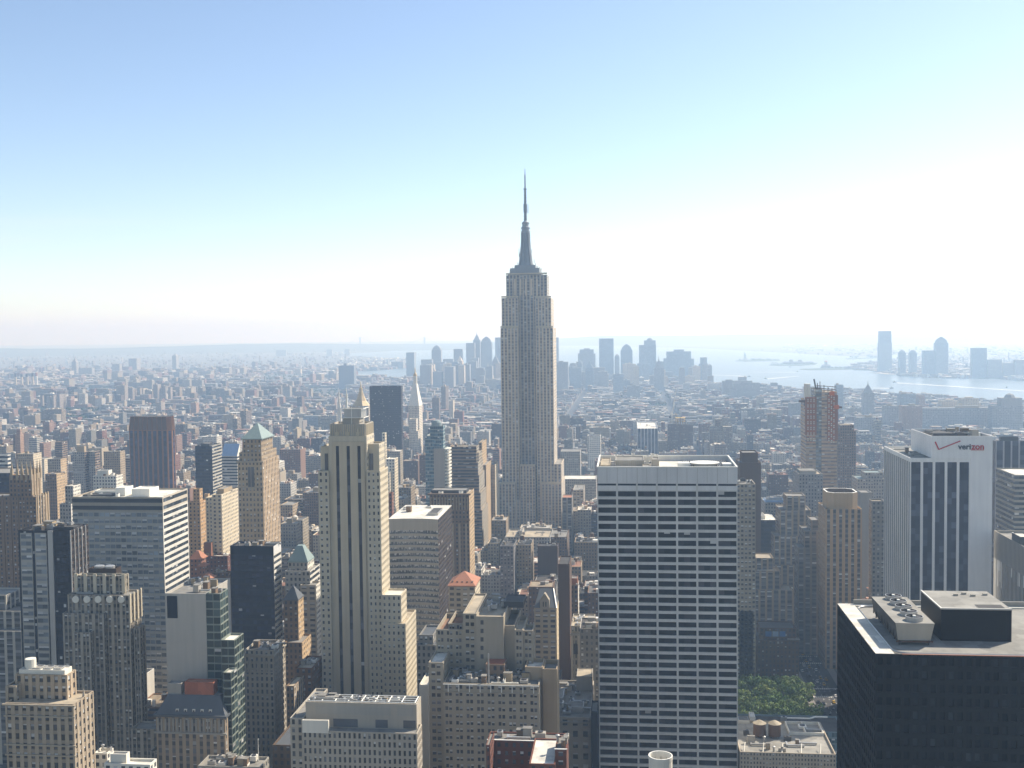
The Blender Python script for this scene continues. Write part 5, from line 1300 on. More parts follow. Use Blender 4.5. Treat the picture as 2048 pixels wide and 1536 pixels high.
m.lathe(q[0], Y, [(5, 0), (5, q[2])], 'plain:white', 8); b.part('tower', m); m = MB(); m.lathe(q[0], Y, [(4.4, q[2]), (3.4, q[2]+20), (3.9, q[2]+21), (2.2, q[2]+30), (0, z)], 'plain:white', 8); b.part('spire', m); b.finish()
mid('office_tower', 'blank blue-grey slab tower standing alone before the river', 677, 708, 731, -5000, 'farglass', D=40, mode='b', tint=(.7, .7, .75), more=((4, 687, 693, 727, None),), ref='the lone blank slab').finish()

far = [
 # label, xl, xr, yt, base, style, xs, top
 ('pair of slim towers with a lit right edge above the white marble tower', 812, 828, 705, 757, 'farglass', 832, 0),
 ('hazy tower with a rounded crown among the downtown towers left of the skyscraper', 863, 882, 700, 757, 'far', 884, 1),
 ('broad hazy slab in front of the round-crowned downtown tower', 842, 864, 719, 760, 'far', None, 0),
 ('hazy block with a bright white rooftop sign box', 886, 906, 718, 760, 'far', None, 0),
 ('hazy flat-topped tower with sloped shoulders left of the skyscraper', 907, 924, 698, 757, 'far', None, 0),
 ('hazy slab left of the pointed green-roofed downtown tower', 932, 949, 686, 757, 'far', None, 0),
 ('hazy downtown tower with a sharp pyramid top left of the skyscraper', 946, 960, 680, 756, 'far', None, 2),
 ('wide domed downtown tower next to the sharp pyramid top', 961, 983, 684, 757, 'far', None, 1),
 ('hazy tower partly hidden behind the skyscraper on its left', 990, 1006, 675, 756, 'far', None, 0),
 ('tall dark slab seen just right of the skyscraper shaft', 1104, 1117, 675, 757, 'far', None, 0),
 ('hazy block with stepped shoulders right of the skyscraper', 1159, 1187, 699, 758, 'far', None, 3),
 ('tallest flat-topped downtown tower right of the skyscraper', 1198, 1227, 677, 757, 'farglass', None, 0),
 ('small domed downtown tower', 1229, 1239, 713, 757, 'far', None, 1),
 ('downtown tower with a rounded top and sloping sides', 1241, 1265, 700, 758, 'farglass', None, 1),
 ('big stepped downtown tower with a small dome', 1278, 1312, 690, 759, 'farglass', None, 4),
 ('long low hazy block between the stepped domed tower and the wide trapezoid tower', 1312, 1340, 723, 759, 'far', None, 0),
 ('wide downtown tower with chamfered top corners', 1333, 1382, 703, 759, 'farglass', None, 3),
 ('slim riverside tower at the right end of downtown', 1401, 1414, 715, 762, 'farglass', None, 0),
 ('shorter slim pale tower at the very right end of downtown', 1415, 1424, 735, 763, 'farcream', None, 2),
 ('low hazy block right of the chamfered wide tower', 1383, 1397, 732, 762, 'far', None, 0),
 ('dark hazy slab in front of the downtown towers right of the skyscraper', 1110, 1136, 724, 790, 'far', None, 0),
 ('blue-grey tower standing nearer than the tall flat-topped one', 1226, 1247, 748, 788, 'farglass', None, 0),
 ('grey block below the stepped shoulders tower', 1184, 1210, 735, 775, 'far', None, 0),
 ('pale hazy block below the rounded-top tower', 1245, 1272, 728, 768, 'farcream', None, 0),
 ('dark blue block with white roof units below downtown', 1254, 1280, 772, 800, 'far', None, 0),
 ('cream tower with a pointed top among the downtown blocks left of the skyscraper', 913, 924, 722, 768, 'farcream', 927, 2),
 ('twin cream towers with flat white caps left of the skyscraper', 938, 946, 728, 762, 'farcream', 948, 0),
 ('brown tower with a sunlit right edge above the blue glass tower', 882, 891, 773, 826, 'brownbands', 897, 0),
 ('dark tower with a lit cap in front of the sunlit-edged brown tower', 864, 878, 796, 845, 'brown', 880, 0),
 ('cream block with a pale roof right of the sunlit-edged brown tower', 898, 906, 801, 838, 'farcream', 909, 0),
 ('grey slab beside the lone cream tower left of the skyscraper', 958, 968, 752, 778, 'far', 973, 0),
 ('tall rounded-edge glass tower standing alone across the river', 1759, 1783, 662, 745, 'farglass', None, 5),
 ('first small hazy tower right of the lone glass tower across the river', 1799, 1812, 706, 750, 'farglass', None, 1),
 ('second small hazy tower across the river left of the antenna block', 1820, 1834, 706, 750, 'farglass', None, 1),
 ('blocky riverside tower with an antenna across the river', 1847, 1871, 701, 754, 'farglass', None, 0),
 ('rounded-top riverside tower beside the antenna block across the river', 1871, 1897, 686, 754, 'farglass', None, 1),
 ('square hazy tower with a pale band across the river', 1945, 1974, 696, 757, 'farglass', None, 0),
 ('low hazy riverside block right of the pale-banded square tower', 1976, 2004, 719, 757, 'far', None, 0),
 ('hazy block at the right edge across the river', 2009, 2030, 726, 757, 'far', None, 0),
 ('hazy block cut by the right edge across the river', 2031, 2060, 720, 757, 'far', None, 0),
 ('dark stepped waterfront block between the crane and the rust-orange tower', 1467, 1520, 766, 803, 'far', None, 3),
 ('long dark waterfront warehouse in front of the stepped waterfront block', 1445, 1490, 762, 800, 'far', None, 0),
 ('pale slim tower by the water right of the rust-orange tower', 1673, 1687, 770, 830, 'farglass', None, 0),
 ('grey stepped tower by the water left of the sign tower', 1728, 1749, 786, 838, 'far', None, 2),
 ('glassy pale pair of blocks near the water above the sign tower', 1800, 1832, 788, 834, 'farglass', None, 0),
 ('small brown tower near the water above the sign tower', 1838, 1850, 790, 834, 'project', None, 0),
 ('pinkish stepped waterfront block above the sign tower', 1884, 1920, 802, 850, 'farcream', None, 3),
 ('banded industrial building with curved corners on the far shore line at right', 1925, 1958, 797, 856, 'farcream', None, 3),
 ('long dark warehouse slab on the waterfront at right', 1845, 2000, 816, 862, 'far', None, 0),
 ('dark waterfront block with a roof tower at the right edge', 1985, 2046, 812, 866, 'far', None, 4),
 ('grey apartment slab above the rust-orange tower base on the right', 1714, 1765, 835, 880, 'far', None, 0),
 ('blue-grey mid-rise pair left of the sign tower roof', 1770, 1800, 812, 862, 'far', None, 0),
 ('brown slab in front of the blue-grey mid-rise pair', 1805, 1845, 812, 872, 'project', None, 0),
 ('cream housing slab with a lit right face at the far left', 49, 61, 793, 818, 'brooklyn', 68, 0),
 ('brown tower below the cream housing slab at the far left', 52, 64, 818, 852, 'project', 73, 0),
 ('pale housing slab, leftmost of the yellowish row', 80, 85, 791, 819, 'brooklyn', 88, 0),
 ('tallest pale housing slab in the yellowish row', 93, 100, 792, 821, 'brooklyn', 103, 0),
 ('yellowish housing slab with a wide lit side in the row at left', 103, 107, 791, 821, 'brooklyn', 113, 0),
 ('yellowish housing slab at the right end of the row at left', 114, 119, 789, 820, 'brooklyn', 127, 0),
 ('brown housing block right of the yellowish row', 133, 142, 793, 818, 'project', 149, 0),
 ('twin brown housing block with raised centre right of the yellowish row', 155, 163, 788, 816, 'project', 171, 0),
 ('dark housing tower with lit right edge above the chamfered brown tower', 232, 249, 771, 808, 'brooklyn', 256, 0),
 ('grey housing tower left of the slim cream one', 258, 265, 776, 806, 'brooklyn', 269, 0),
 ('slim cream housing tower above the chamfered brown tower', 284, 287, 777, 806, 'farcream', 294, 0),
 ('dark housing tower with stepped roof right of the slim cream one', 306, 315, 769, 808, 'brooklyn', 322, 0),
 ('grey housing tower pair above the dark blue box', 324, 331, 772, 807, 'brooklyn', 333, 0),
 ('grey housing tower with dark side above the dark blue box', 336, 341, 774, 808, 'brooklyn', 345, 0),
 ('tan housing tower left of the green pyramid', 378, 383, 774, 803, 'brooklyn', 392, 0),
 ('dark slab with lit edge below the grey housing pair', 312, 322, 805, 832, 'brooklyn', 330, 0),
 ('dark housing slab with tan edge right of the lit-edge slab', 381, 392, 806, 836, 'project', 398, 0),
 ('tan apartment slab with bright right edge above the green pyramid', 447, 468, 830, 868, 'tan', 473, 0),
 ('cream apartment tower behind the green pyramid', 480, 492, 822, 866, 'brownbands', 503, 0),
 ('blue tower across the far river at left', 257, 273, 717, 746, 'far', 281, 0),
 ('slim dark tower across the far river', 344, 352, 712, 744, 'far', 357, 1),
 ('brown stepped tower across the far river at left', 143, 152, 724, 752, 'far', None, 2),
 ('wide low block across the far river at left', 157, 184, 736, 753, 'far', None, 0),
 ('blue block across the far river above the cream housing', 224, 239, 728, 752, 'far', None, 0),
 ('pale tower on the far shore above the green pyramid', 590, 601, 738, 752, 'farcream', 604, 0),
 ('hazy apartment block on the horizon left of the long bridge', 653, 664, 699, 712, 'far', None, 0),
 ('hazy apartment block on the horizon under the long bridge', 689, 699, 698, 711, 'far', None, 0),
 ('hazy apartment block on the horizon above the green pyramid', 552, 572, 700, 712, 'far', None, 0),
 ('long arcaded school-like block left of the three-strip tower', 606, 650, 832, 866, 'farglass', None, 0),
 ('long pale windowed block just left of the three-strip tower', 608, 652, 873, 905, 'farglass', None, 0),
 ('pinkish slab left of the long arcaded block', 576, 606, 842, 870, 'brooklyn', 614, 0),
 ('white block with lit edge between the green pyramid and the pinkish slab', 546, 564, 850, 876, 'grey', 568, 0),
 ('grey classical block with white ledges right of the green pyramid tower', 558, 594, 948, 1000, 'grey', 603, 0),
 ('tan loft row with lit terraces right of the green pyramid tower', 560, 585, 1010, 1100, 'tan', 600, 0),
 ('dark office slab with dotted windows left of the three-strip tower', 605, 640, 985, 1090, 'brown', None, 0),
 ('light grey loft with rows of windows beside the dark dotted slab', 560, 592, 1048, 1140, 'stone', 602, 0),
]
rd = random.Random(77)
DT = [('left of', 'the skyscraper', 838, 998, 700, 752, 30), ('right of', 'the skyscraper', 1108, 1160, 705, 755, 9), ('deep in', 'the haze right of the skyscraper', 1160, 1420, 726, 762, 26)]
adj = ['low grey', 'squat blue-grey', 'narrow pale', 'broad dull', 'short dark', 'small stepped', 'plain grey', 'hazy tan', 'slim blue', 'blocky pale']
sits = ['half hidden downtown', 'in the front row downtown', 'between taller towers downtown', 'at the foot of downtown']
for rel, whom, a_, c_, t0, t1, n_ in DT:
    for i_ in range(n_):
        w_ = rd.uniform(9, 22); x_ = a_+(c_-a_)*(i_+rd.random())/n_; y_ = rd.uniform(t0, t1); yb_ = rd.uniform(761, 782)
        far.append((f'{adj[i_ % 10]} block {sits[(i_+i_//10) % 4]}, {rel} {whom}', x_, min(x_+w_, c_+4), max(y_, yb_-48), yb_, rd.choice(['far', 'far', 'farglass', 'farcream']), None, rd.choice([0, 0, 0, 3, 2])))
for lab, xl, xr, yt, yb, st, xs, top in far:
    nm = 'housing_tower' if st in ('brooklyn', 'project') else 'office_tower' if (yb < 800 or xr-xl < 24) else 'office_building'
    b = mid(nm, lab, xl, xr, yt, yb, st, xs=xs, D=None if xs else 35, par=0 if yb < 800 else .9, roof='roof grey')
    B = b.B; m = MB(); w, d, cx, cy = B.w, B.d, (B.x0+B.x1)/2, (B.y0+B.y1)/2; pk = 'plain:'+st
    if top == 1:
        for f0, f1, h in ((.9, .74, .10), (.72, .45, .07), (.4, .12, .05)): m.pyramid(cx-w*f0/2, cx+w*f0/2, cy-d*f0/2, cy+d*f0/2, B.z1 if f0 > .8 else zt_, (B.z1 if f0 > .8 else zt_)+w*h*2.2, pk, f1/f0, f1/f0); zt_ = (B.z1 if f0 > .8 else zt_)+w*h*2.2
        b.part('crown', m)
    elif top == 2:
        m.pyramid(cx-w*.42, cx+w*.42, cy-d*.42, cy+d*.42, B.z1, B.z1+w*.8, pk, .12, .12); m.lathe(cx, cy, [(w*.05, B.z1+w*.8), (0, B.z1+w*1.25)], pk, 6); b.part('spire', m)
    elif top == 3:
        m.box(B.x0-w*.12, B.x0, B.y0+2, B.y1, 0, B.z1-w*.28, st, 'roof grey'); m.box(B.x1, B.x1+w*.12, B.y0+2, B.y1, 0, B.z1-w*.3, st, 'roof grey'); m.box(cx-w*.2, cx+w*.22, cy-d*.2, cy+d*.2, B.z1, B.z1+w*.08, pk); b.part('shoulders', m)
    elif top == 4:
        m.box(B.x0+w*.3, B.x1-w*.02, B.y0+1, B.y1-1, B.z1, B.z1+w*.27, pk); m.lathe(cx+w*.14, cy, [(w*.2, B.z1+w*.27), (w*.13, B.z1+w*.38), (0, B.z1+w*.43)], pk, 8); b.part('crown', m)
    elif top == 5:
        m.pyramid(B.x0-3, B.x1+3, B.y0-3, B.y1+3, 0, B.z1*.72, st, .98, .98); b.part('shaft', m)
    elif yb > 765 and w > 14 and b.rng.random() < .8:
        f = b.rng.uniform(.1, .55); m.box(B.x0+w*f, B.x0+w*(f+.3), cy-d*.15, cy+d*.15, B.z1-.9, B.z1+4.5, 'plain:tan' if yb > 800 else pk, 'roof grey'); b.part('penthouse', m)
    b.finish()
# power station stacks and long suspension bridges
for i, (px, py) in enumerate(((31, 747), (43, 747), (54, 747), (65, 746), (72.5, 745))):
    Y = ydist(px, 781); q = at(px, py, Y); m = MB(); m.lathe(q[0], Y, [(7, 0), (5.2, q[2]*.8)], 'plain:farcream' if i < 4 else 'plain:white', 10, cap=False); m.lathe(q[0], Y, [(5.2, q[2]*.8), (4.8, q[2])], 'roof dark' if i < 4 else 'roof red', 10)
    lab = ['leftmost power station chimney', 'second power station chimney from the left edge', 'middle power station chimney at far left', 'fourth power station chimney, beside the red and white one', 'red and white power station chimney, rightmost of the row'][i]
    m.obj('chimney_stack', None, lab, 'chimney', 'power station chimneys', origin=(q[0], Y, 0))
def susp(name, label, t0, t1, pyd, ptop, ext, key):
    """t0, t1: tower columns; pyd: deck row; ptop: tower top row"""
    base = [(t, pyd+4) for t in (t0, t1)]; Y = [ydist(t, pb) for t, pb in base]
    b = Bld(name, label, 'bridge'); P_ = [at(t, ptop, y) for t, y in zip((t0, t1), Y)]; D_ = [at(t, pyd, y) for t, y in zip((t0, t1), Y)]
    b.start(P_[0][0], Y[0])
    a, c = Vector(D_[0]), Vector(D_[1]); d = c-a; w = max(1.2, Y[0]/2220*.55)
    m = MB(); m.bar(a-d*ext, c+d*ext, w*.9, key); b.part('deck', m)
    nrm = Vector((-d.y, d.x, 0)).normalized()*max(8, w*2.2)
    for p in P_:
        m = MB(); p = Vector(p)
        for s_ in (-1, 1): q = p+nrm*s_; m.box(q.x-w*1.3, q.x+w*1.3, q.y-w*1.3, q.y+w*1.3, 0, p.z, key)
        for f in (.99, .62): m.bar((p.x-nrm.x, p.y-nrm.y, p.z*f), (p.x+nrm.x, p.y+nrm.y, p.z*f), w, key)
        b.part('bridge_tower', m)
    m = MB(); pp = [Vector(p) for p in P_]
    def cab(u, v, sag, n=10):
        last = None
        for i in range(n+1):
            t = i/n; q = u.lerp(v, t); q.z -= sag*4*t*(1-t)
            if last: m.bar(last, q, w*.5, key)
            last = q
    cab(pp[0], pp[1], ((pp[0].z+pp[1].z)/2-(a.z+c.z)/2)*.9, 16); cab(pp[0], a-d*ext, 0, 2); cab(pp[1], c+d*ext, 0, 2); b.part('cables', m)
    return b
susp('suspension_bridge', 'long faint suspension bridge with two tall towers on the horizon', 720, 849, 692.5, 674.5, .28, 'plain:far')
susp('suspension_bridge', 'blue-grey suspension bridge across the river left of the lone blank slab', 467, 524, 760, 730, .9, 'plain:far')

# statue on its island
b = Bld('statue', 'small green statue on a pedestal on the harbour island', 'statue'); q0 = ground(1490, 721.5); b.start(q0[0], q0[1]); S_ = q0[1]/2220; m = MB()
m.lathe(q0[0], q0[1], [(7.5*S_, 0), (7.5*S_, 1.3*S_+5)], 'concrete', 11); m.box(q0[0]-2.3*S_, q0[0]+2.3*S_, q0[1]-10, q0[1]+10, 5, 9*S_, 'concrete'); b.part('pedestal', m); m = MB()
m.lathe(q0[0], q0[1], [(1.9*S_, 9*S_), (1.5*S_, 11.5*S_), (1.3*S_, 13.5*S_), (.6*S_, 14.4*S_), (.75*S_, 15*S_), (.3*S_, 15.8*S_)], 'verdigris', 10); m.bar((q0[0]-.8*S_, q0[1], 13.6*S_), (q0[0]-1.5*S_, q0[1], 17.6*S_), .38*S_, 'verdigris'); m.lathe(q0[0]-1.55*S_, q0[1], [(.5*S_, 17.4*S_), (.35*S_, 18.2*S_), (0, 18.8*S_)], 'gold leaf', 8); b.part('figure', m)
def islet(name, label, spots, cat='building'):
    b = Bld(name, label, cat); b.start(*ground(spots[0][0], spots[0][2])[:2]); m = MB(); r = MB()
    for xl, xr, py, h in spots:
        a, c = ground(xl, py), ground(xr, py); m.box(a[0], c[0], a[1], a[1]+40, 0, h, 'plain:far'); r.pyramid(a[0]-2, c[0]+2, a[1]-2, a[1]+42, h, h+7, 'terracotta' if h > 40 else 'slate', .8, .2)
    b.part('wall', m); b.part('roof', r)
islet('island_hall', 'long hall with corner turrets on the second harbour island', [(1566, 1612, 730, 16), (1580, 1586, 729.5, 30), (1598, 1604, 729.5, 28), (1612, 1628, 729, 12)])
islet('ferry_terminal', 'gabled terminal hall with a clock turret on the waterfront spit', [(1645, 1662, 737.5, 18), (1651, 1655, 737, 42)])
# woods on the islands
def clump_mat():
    m, t, b = _nt('foliage'); at_ = t.nodes.new('ShaderNodeAttribute'); at_.attribute_name = 'tint'
    oi = t.nodes.new('ShaderNodeObjectInfo'); v = _math(t, 'MULTIPLY_ADD', oi.outputs['Random'], .7, .65); cc = t.nodes.new('ShaderNodeCombineColor')
    t.links.new(v, cc.inputs[0]); t.links.new(_math(t, 'MULTIPLY_ADD', oi.outputs['Random'], .45, .78), cc.inputs[1]); t.links.new(v, cc.inputs[2])
    t.links.new(_mix(t, 1.0, at_.outputs['Color'], cc.outputs[0], 'MULTIPLY'), b.inputs['Base Color']); b.inputs['Roughness'].default_value = .75; b.inputs['Specular IOR Level'].default_value = .2
    MATS['foliage'] = m
clump_mat()
def leafball(m, cx, cy, cz, r, n, rng, size, base=(.055, .085, .03)):
    for _ in range(n):
        u, v = rng.uniform(0, 2*pi), rng.uniform(-.75, 1); q = sqrt(max(0, 1-v*v)); rr_ = r*rng.uniform(.78, 1.06)
        c = Vector((cx+rr_*q*cos(u), cy+rr_*q*sin(u), cz+rr_*.8*v)); a = Vector((rng.gauss(0, 1), rng.gauss(0, 1), rng.gauss(0, 1))).normalized()
        nn = (Vector((q*cos(u), q*sin(u), v))+a*.7).normalized(); t1 = nn.orthogonal().normalized(); t2 = nn.cross(t1); s1 = size*rng.uniform(.6, 1.2)
        k_ = rng.uniform(.65, 1.35); m.tint = (base[0]*k_*rng.uniform(.85, 1.2), base[1]*k_, base[2]*k_*rng.uniform(.7, 1.2))
        m.poly([tuple(c+t1*s1), tuple(c+t2*s1*.8), tuple(c-t1*s1), tuple(c-t2*s1*.8)], 'foliage')
rg = random.Random(11); m = MB()
for xl, xr, py, n in ((1478, 1556, 721, 30), (1545, 1632, 729.5, 24), (1640, 1760, 737, 40), (1700, 1768, 715.5, 16)):
    for _ in range(n):
        q = ground(rg.uniform(xl, xr), py+rg.uniform(-.8, .8)); s_ = q[1]/2220; leafball(m, q[0], q[1], 6, s_*rg.uniform(1.6, 3.2), 14, rg, s_*1.2)
m.obj('island_trees', None, 'dark trees covering the harbour islands and the far spit', 'trees', None, 'stuff')
m = MB()
for x0, x1, y0, y1, n in ((90, 180, 838, 848, 90), (0, 70, 826, 834, 30), (60, 200, 822, 828, 50), (330, 400, 741, 747, 40), (600, 700, 775, 800, 60), (520, 620, 750, 764, 60), (140, 230, 778, 786, 40), (1290, 1330, 812, 818, 16), (1200, 1480, 790, 800, 30)):
    for _ in range(n):
        q = ground(rg.uniform(x0, x1), rg.uniform(y0, y1)); s_ = q[1]/2220; leafball(m, q[0], q[1], 9, max(7, s_*rg.uniform(2, 3.6)), 14, rg, max(3.5, s_*1.2), (.045, .075, .03))
m.obj('distant_trees', None, 'distant green patches of trees among the low city blocks', 'trees', None, 'stuff')

# boats with wakes
def boat(px, py, L, head, label, wake):
    q = ground(px, py, .6); s_ = q[1]/2220; Lm = L*s_; b = Bld('boat', label, 'boat', group='boats on the harbour water'); b.start(q[0], q[1]); w = Lm*.14; m = MB()
    m.prism([(q[0]-Lm/2, q[1]-w), (q[0]+Lm*.3*head+Lm*.05, q[1]-w), (q[0]+Lm/2, q[1]), (q[0]+Lm*.3, q[1]+w), (q[0]-Lm/2, q[1]+w)], .3, 3+Lm*.05, 'car dark'); b.part('hull', m); m = MB()
    m.box(q[0]-Lm*.3, q[0]+Lm*.2, q[1]-w*.7, q[1]+w*.7, 3+Lm*.05, 5+Lm*.14, 'white paint'); m.box(q[0]-Lm*.05, q[0]+Lm*.1, q[1]-w*.5, q[1]+w*.5, 5+Lm*.14, 7+Lm*.18, 'white paint'); b.part('cabin', m)
    if wake:
        (ax, ay, wa), (bx, by, wb) = wake; p0, p1 = ground(ax, ay, .7), ground(bx, by, .7); d = (Vector(p1)-Vector(p0)); m = MB(); N = 14; rgx = random.Random(px)
        for i in range(N):
            t0, t1 = i/N, (i+1)/N; h0, h1 = (wa+(wb-wa)*t0)*p0[1]/2220*12*rgx.uniform(.7, 1.2), (wa+(wb-wa)*t1)*p0[1]/2220*12
            a, c = Vector(p0)+d*t0, Vector(p0)+d*t1; m.poly([(a.x, a.y-h0, 1.3), (c.x, c.y-h1, 1.3), (c.x, c.y+h1, 1.3), (a.x, a.y+h0, 1.3)], 'foam')
        m.obj('wake', None, kind='stuff', label='white foam wake trailing behind '+label.split(' ', 1)[1][:60], cat='wake')
boat(1498, 753.5, 6, 1, 'dark ferry heading right near the end of downtown', ((1494, 753, .9), (1424, 750, .5)))
boat(1531, 757.5, 5, -1, 'dark ferry heading left below the harbour islands', ((1535, 758, .9), (1600, 752, .4)))
boat(1595, 743.5, 4, 1, 'far small boat with the thinnest long wake', ((1592, 744.5, .6), (1500, 744.5, .2)))
boat(1580, 734.5, 5, 1, 'small boat without wake below the second island', None)
boat(1783, 777, 8, 1, 'boat right of the rust-orange tower heading right with a short wake', ((1778, 777, 1.0), (1742, 776, .4)))
boat(1789, 765, 7, -1, 'boat leaving the longest white wake at right', ((1793, 766, 1.0), (2060, 783, .9)))
boat(2013, 775.5, 4, 1, 'tiny white sailboat-like boat near the right edge', None)
# New Jersey shore and piers as low sheds (a mass nobody could count)
rg = random.Random(5); m = MB()
for px0, px1, py0, py1, n, hmax in ((1790, 2060, 748, 757, 90, 22), (1850, 2060, 742, 750, 60, 14), (1560, 1760, 688, 703, 160, 14), (1780, 2060, 690, 735, 260, 14), (660, 812, 716, 735, 120, 14), (690, 812, 744, 749, 40, 8), (600, 690, 744, 750, 40, 9), (640, 812, 706, 711, 60, 12)):
    for _ in range(n):
        q = ground(rg.uniform(px0, px1), rg.uniform(py0, py1)); s_ = q[1]/2220
        if in_poly(q[0], q[1], WATER_XY): continue
        w, d, h = s_*rg.uniform(2, 9), s_*rg.uniform(3, 14), rg.uniform(4, hmax); c = rg.choice([(.7, .68, .62), (.4, .36, .3), (.25, .22, .2), (.85, .84, .8)]); m.tint = c
        m.box(q[0], q[0]+w, q[1], q[1]+d, 0, h, 'roof tint')
m.obj('shore_sheds', None, 'low hazy sheds and houses along the far shores', 'buildings', None, 'stuff')
# ---------------------------------------------------------------- the low city: hundreds of small buildings on the street grid
import bisect
rg = random.Random(21)
LOTS = []
WALLC = [('brown brick', (.20, .125, .085)), ('red brick', (.27, .12, .08)), ('tan brick', (.36, .28, .19)), ('buff brick', (.42, .33, .22)), ('grey stone', (.30, .29, .27)), ('dark brick', (.12, .09, .075)),
         ('cream stone', (.55, .48, .37)), ('white painted', (.72, .70, .66)), ('pinkish brick', (.38, .23, .17)), ('limestone', (.46, .41, .33))]
ROOFC = [('grey', (.16, .155, .15)), ('black', (.05, .05, .05)), ('white', (.64, .63, .60)), ('silver', (.34, .34, .335)), ('tan', (.30, .25, .19)), ('grey', (.21, .205, .2)), ('black', (.08, .077, .075)), ('reddish', (.24, .13, .09)), ('grey', (.13, .13, .13)), ('black', (.06, .06, .06))]
BIG = [(min(f[0], f[1]), max(f[0], f[1]), f[2], f[3]) for f in FOOT]
BIG.sort(key=lambda f: f[2])
def clash(x0, x1, y0, y1, g=1.0):
    for a, b_, c, d in BIG:
        if c > y1+g: break
        if d > y0-g and a < x1+g and b_ > x0-g: return True
    return False
def smooth(u, v):
    i, j = floor(u), floor(v); f, g_ = u-i, v-j; f, g_ = f*f*(3-2*f), g_*g_*(3-2*g_)
    def hh(a, c): return (sin(a*127.1+c*311.7)*43758.5453) % 1.0
    return (hh(i, j)*(1-f)+hh(i+1, j)*f)*(1-g_)+(hh(i, j+1)*(1-f)+hh(i+1, j+1)*f)*g_
GREEN = ((90, 180, 838, 848), (0, 70, 826, 834), (60, 200, 822, 828), (330, 400, 741, 747), (600, 690, 778, 798), (520, 620, 750, 764), (140, 230, 778, 786), (1290, 1330, 812, 818))
def is_green(x, y):
    p = pix(x, y, 0)
    return any(a <= p[0] <= c and t-1.5 <= p[1] <= d+1 for a, c, t, d in GREEN)
PARK = (AVES[-8]+16, X6-17, 664, 800)
PARK = (X6-140, X6-17, 664, 802)
avx = sorted(AVES + [x for x in [AVES[0]-280*i for i in range(1, 14)]] + [AVES[-1]+280*i for i in range(1, 5)])
for k in range(0, 92):
    y = STREET0 + 80*k + 8
    far_ = y > 2600
    for a, b_ in zip(avx, avx[1:]):
        xs0, xs1 = a+15, b_-15
        p = pix((xs0 if abs(xs0) < abs(xs1) else xs1), y, 20)
        if max(pix(xs1, y, 20)[0], pix(xs1, y+70, 20)[0]) < -150 or min(pix(xs0, y, 20)[0], pix(xs0, y+70, 20)[0]) > 2200: continue
        for row in range(2 if y < 5200 else 1):
            x = xs0
            while x < xs1-8:
                w = rg.choice([8, 12, 16, 20, 26, 34]) if not far_ else rg.choice([12, 18, 24, 34, 48])
                if y > 4500: w *= 1.5
                w = min(w, xs1-x)
                if w < 6: break
                d = 30 if row == 0 else 29
                y0 = y+row*33 + rg.uniform(0, 1.5); y1 = y0+d-rg.uniform(0, 8)
                if y > 5200: y1 = y0+d*1.9
                x0, x1 = x+.02, x+w-.1; x += w
                if rg.random() < .05: continue
                if x0 < PARK[1] and x1 > PARK[0] and y0 < PARK[3] and y1 > PARK[2]: continue
                if clash(x0, x1, y0, y1): continue
                xm, ym = (x0+x1)/2, (y0+y1)/2
                if in_poly(xm, ym, WATER_XY) or in_poly(xm, y1+25, WATER_XY) or (y > 2000 and is_green(xm, ym)): continue
                if y < 1150: h = rg.gauss(31, 12)
                elif y < 1700: h = rg.gauss(32, 12)
                elif y < 2600: h = rg.gauss(22, 9)
                else: h = rg.gauss(16, 6)
                if xm > X6 and y < 1500: h *= .85
                if rg.random() < .045: h *= rg.uniform(1.5, 2.3)
                if w < 10: h = min(h, 34)
                cl = smooth(xm/330.0, ym/420.0)
                if cl > .68 and y > 1500 and rg.random() < .30: h = rg.uniform(30, 58)
                if cl < .30 and y > 1300: h *= .65
                if xm > X6+500 and y > 2400: h = min(h, 26)*.75
                h = max(8, min(h, 85 if y < 1500 else 62))
                if xm < -250 and y < 2300 and rg.random() < .10: h = rg.uniform(40, 78)
                LOTS.append([x0, x1, y0, y1, h, rg.randrange(len(WALLC)), rg.randrange(len(ROOFC)), rg.random()])
# the sparse far boroughs
for _ in range(5200):
    px, py = rg.uniform(-60, 2100), 700+rg.random()**.8*75
    if px > 820 and px < 1120 and py < 762: continue
    q = ground(px, py)
    if q[1] < 4800 or q[1] > 17000: continue
    if in_poly(q[0], q[1], WATER_XY) or in_poly(q[0], q[1]+60, WATER_XY): continue
    s_ = q[1]/2220; w, d, h = s_*rg.uniform(1.5, 6), s_*rg.uniform(2, 6), rg.gauss(11, 4)
    if rg.random() < .04: h, w = rg.uniform(25, 50), s_*rg.uniform(1.5, 4)
    if clash(q[0], q[0]+w, q[1], q[1]+d) or is_green(q[0], q[1]): continue
    LOTS.append([q[0], q[0]+w, q[1], q[1]+d, max(5, h), rg.randrange(len(WALLC)), rg.randrange(len(ROOFC)), rg.random()])
# what shows largest: paint the boxes front to back into a coarse coverage picture
import numpy as np
cov = np.zeros((384, 512), bool)
items = [(r[0], None, (r[1], r[2], r[3], 1600)) for r in RECTS]
info = []
for i, (x0, x1, y0, y1, h, *_r) in enumerate(LOTS):
    ps = [pix(x, y, h) for x in (x0, x1) for y in (y0, y1)]; pb = pix(x0, y0, 0)
    r = (min(p[0] for p in ps), max(p[0] for p in ps), min(p[1] for p in ps), pb[1])
    items.append((y0, i, r)); info.append(0)
items.sort(key=lambda t: t[0])
for Yd, i, (a, c, t, bt) in items:
    x0, x1, y0, y1 = int(max(0, a/4)), int(min(512, c/4+1)), int(max(0, t/4)), int(min(384, bt/4))
    if x1 <= x0 or y1 <= y0: continue
    v = cov[y0:y1, x0:x1]
    if i is not None: info[i] = int(v.size-v.sum())
    v[:] = True
order = sorted(range(len(LOTS)), key=lambda i: -info[i])
N_SOLO = 190
solo = [i for i in order[:N_SOLO] if info[i] > 0]
solo_set = set(solo)
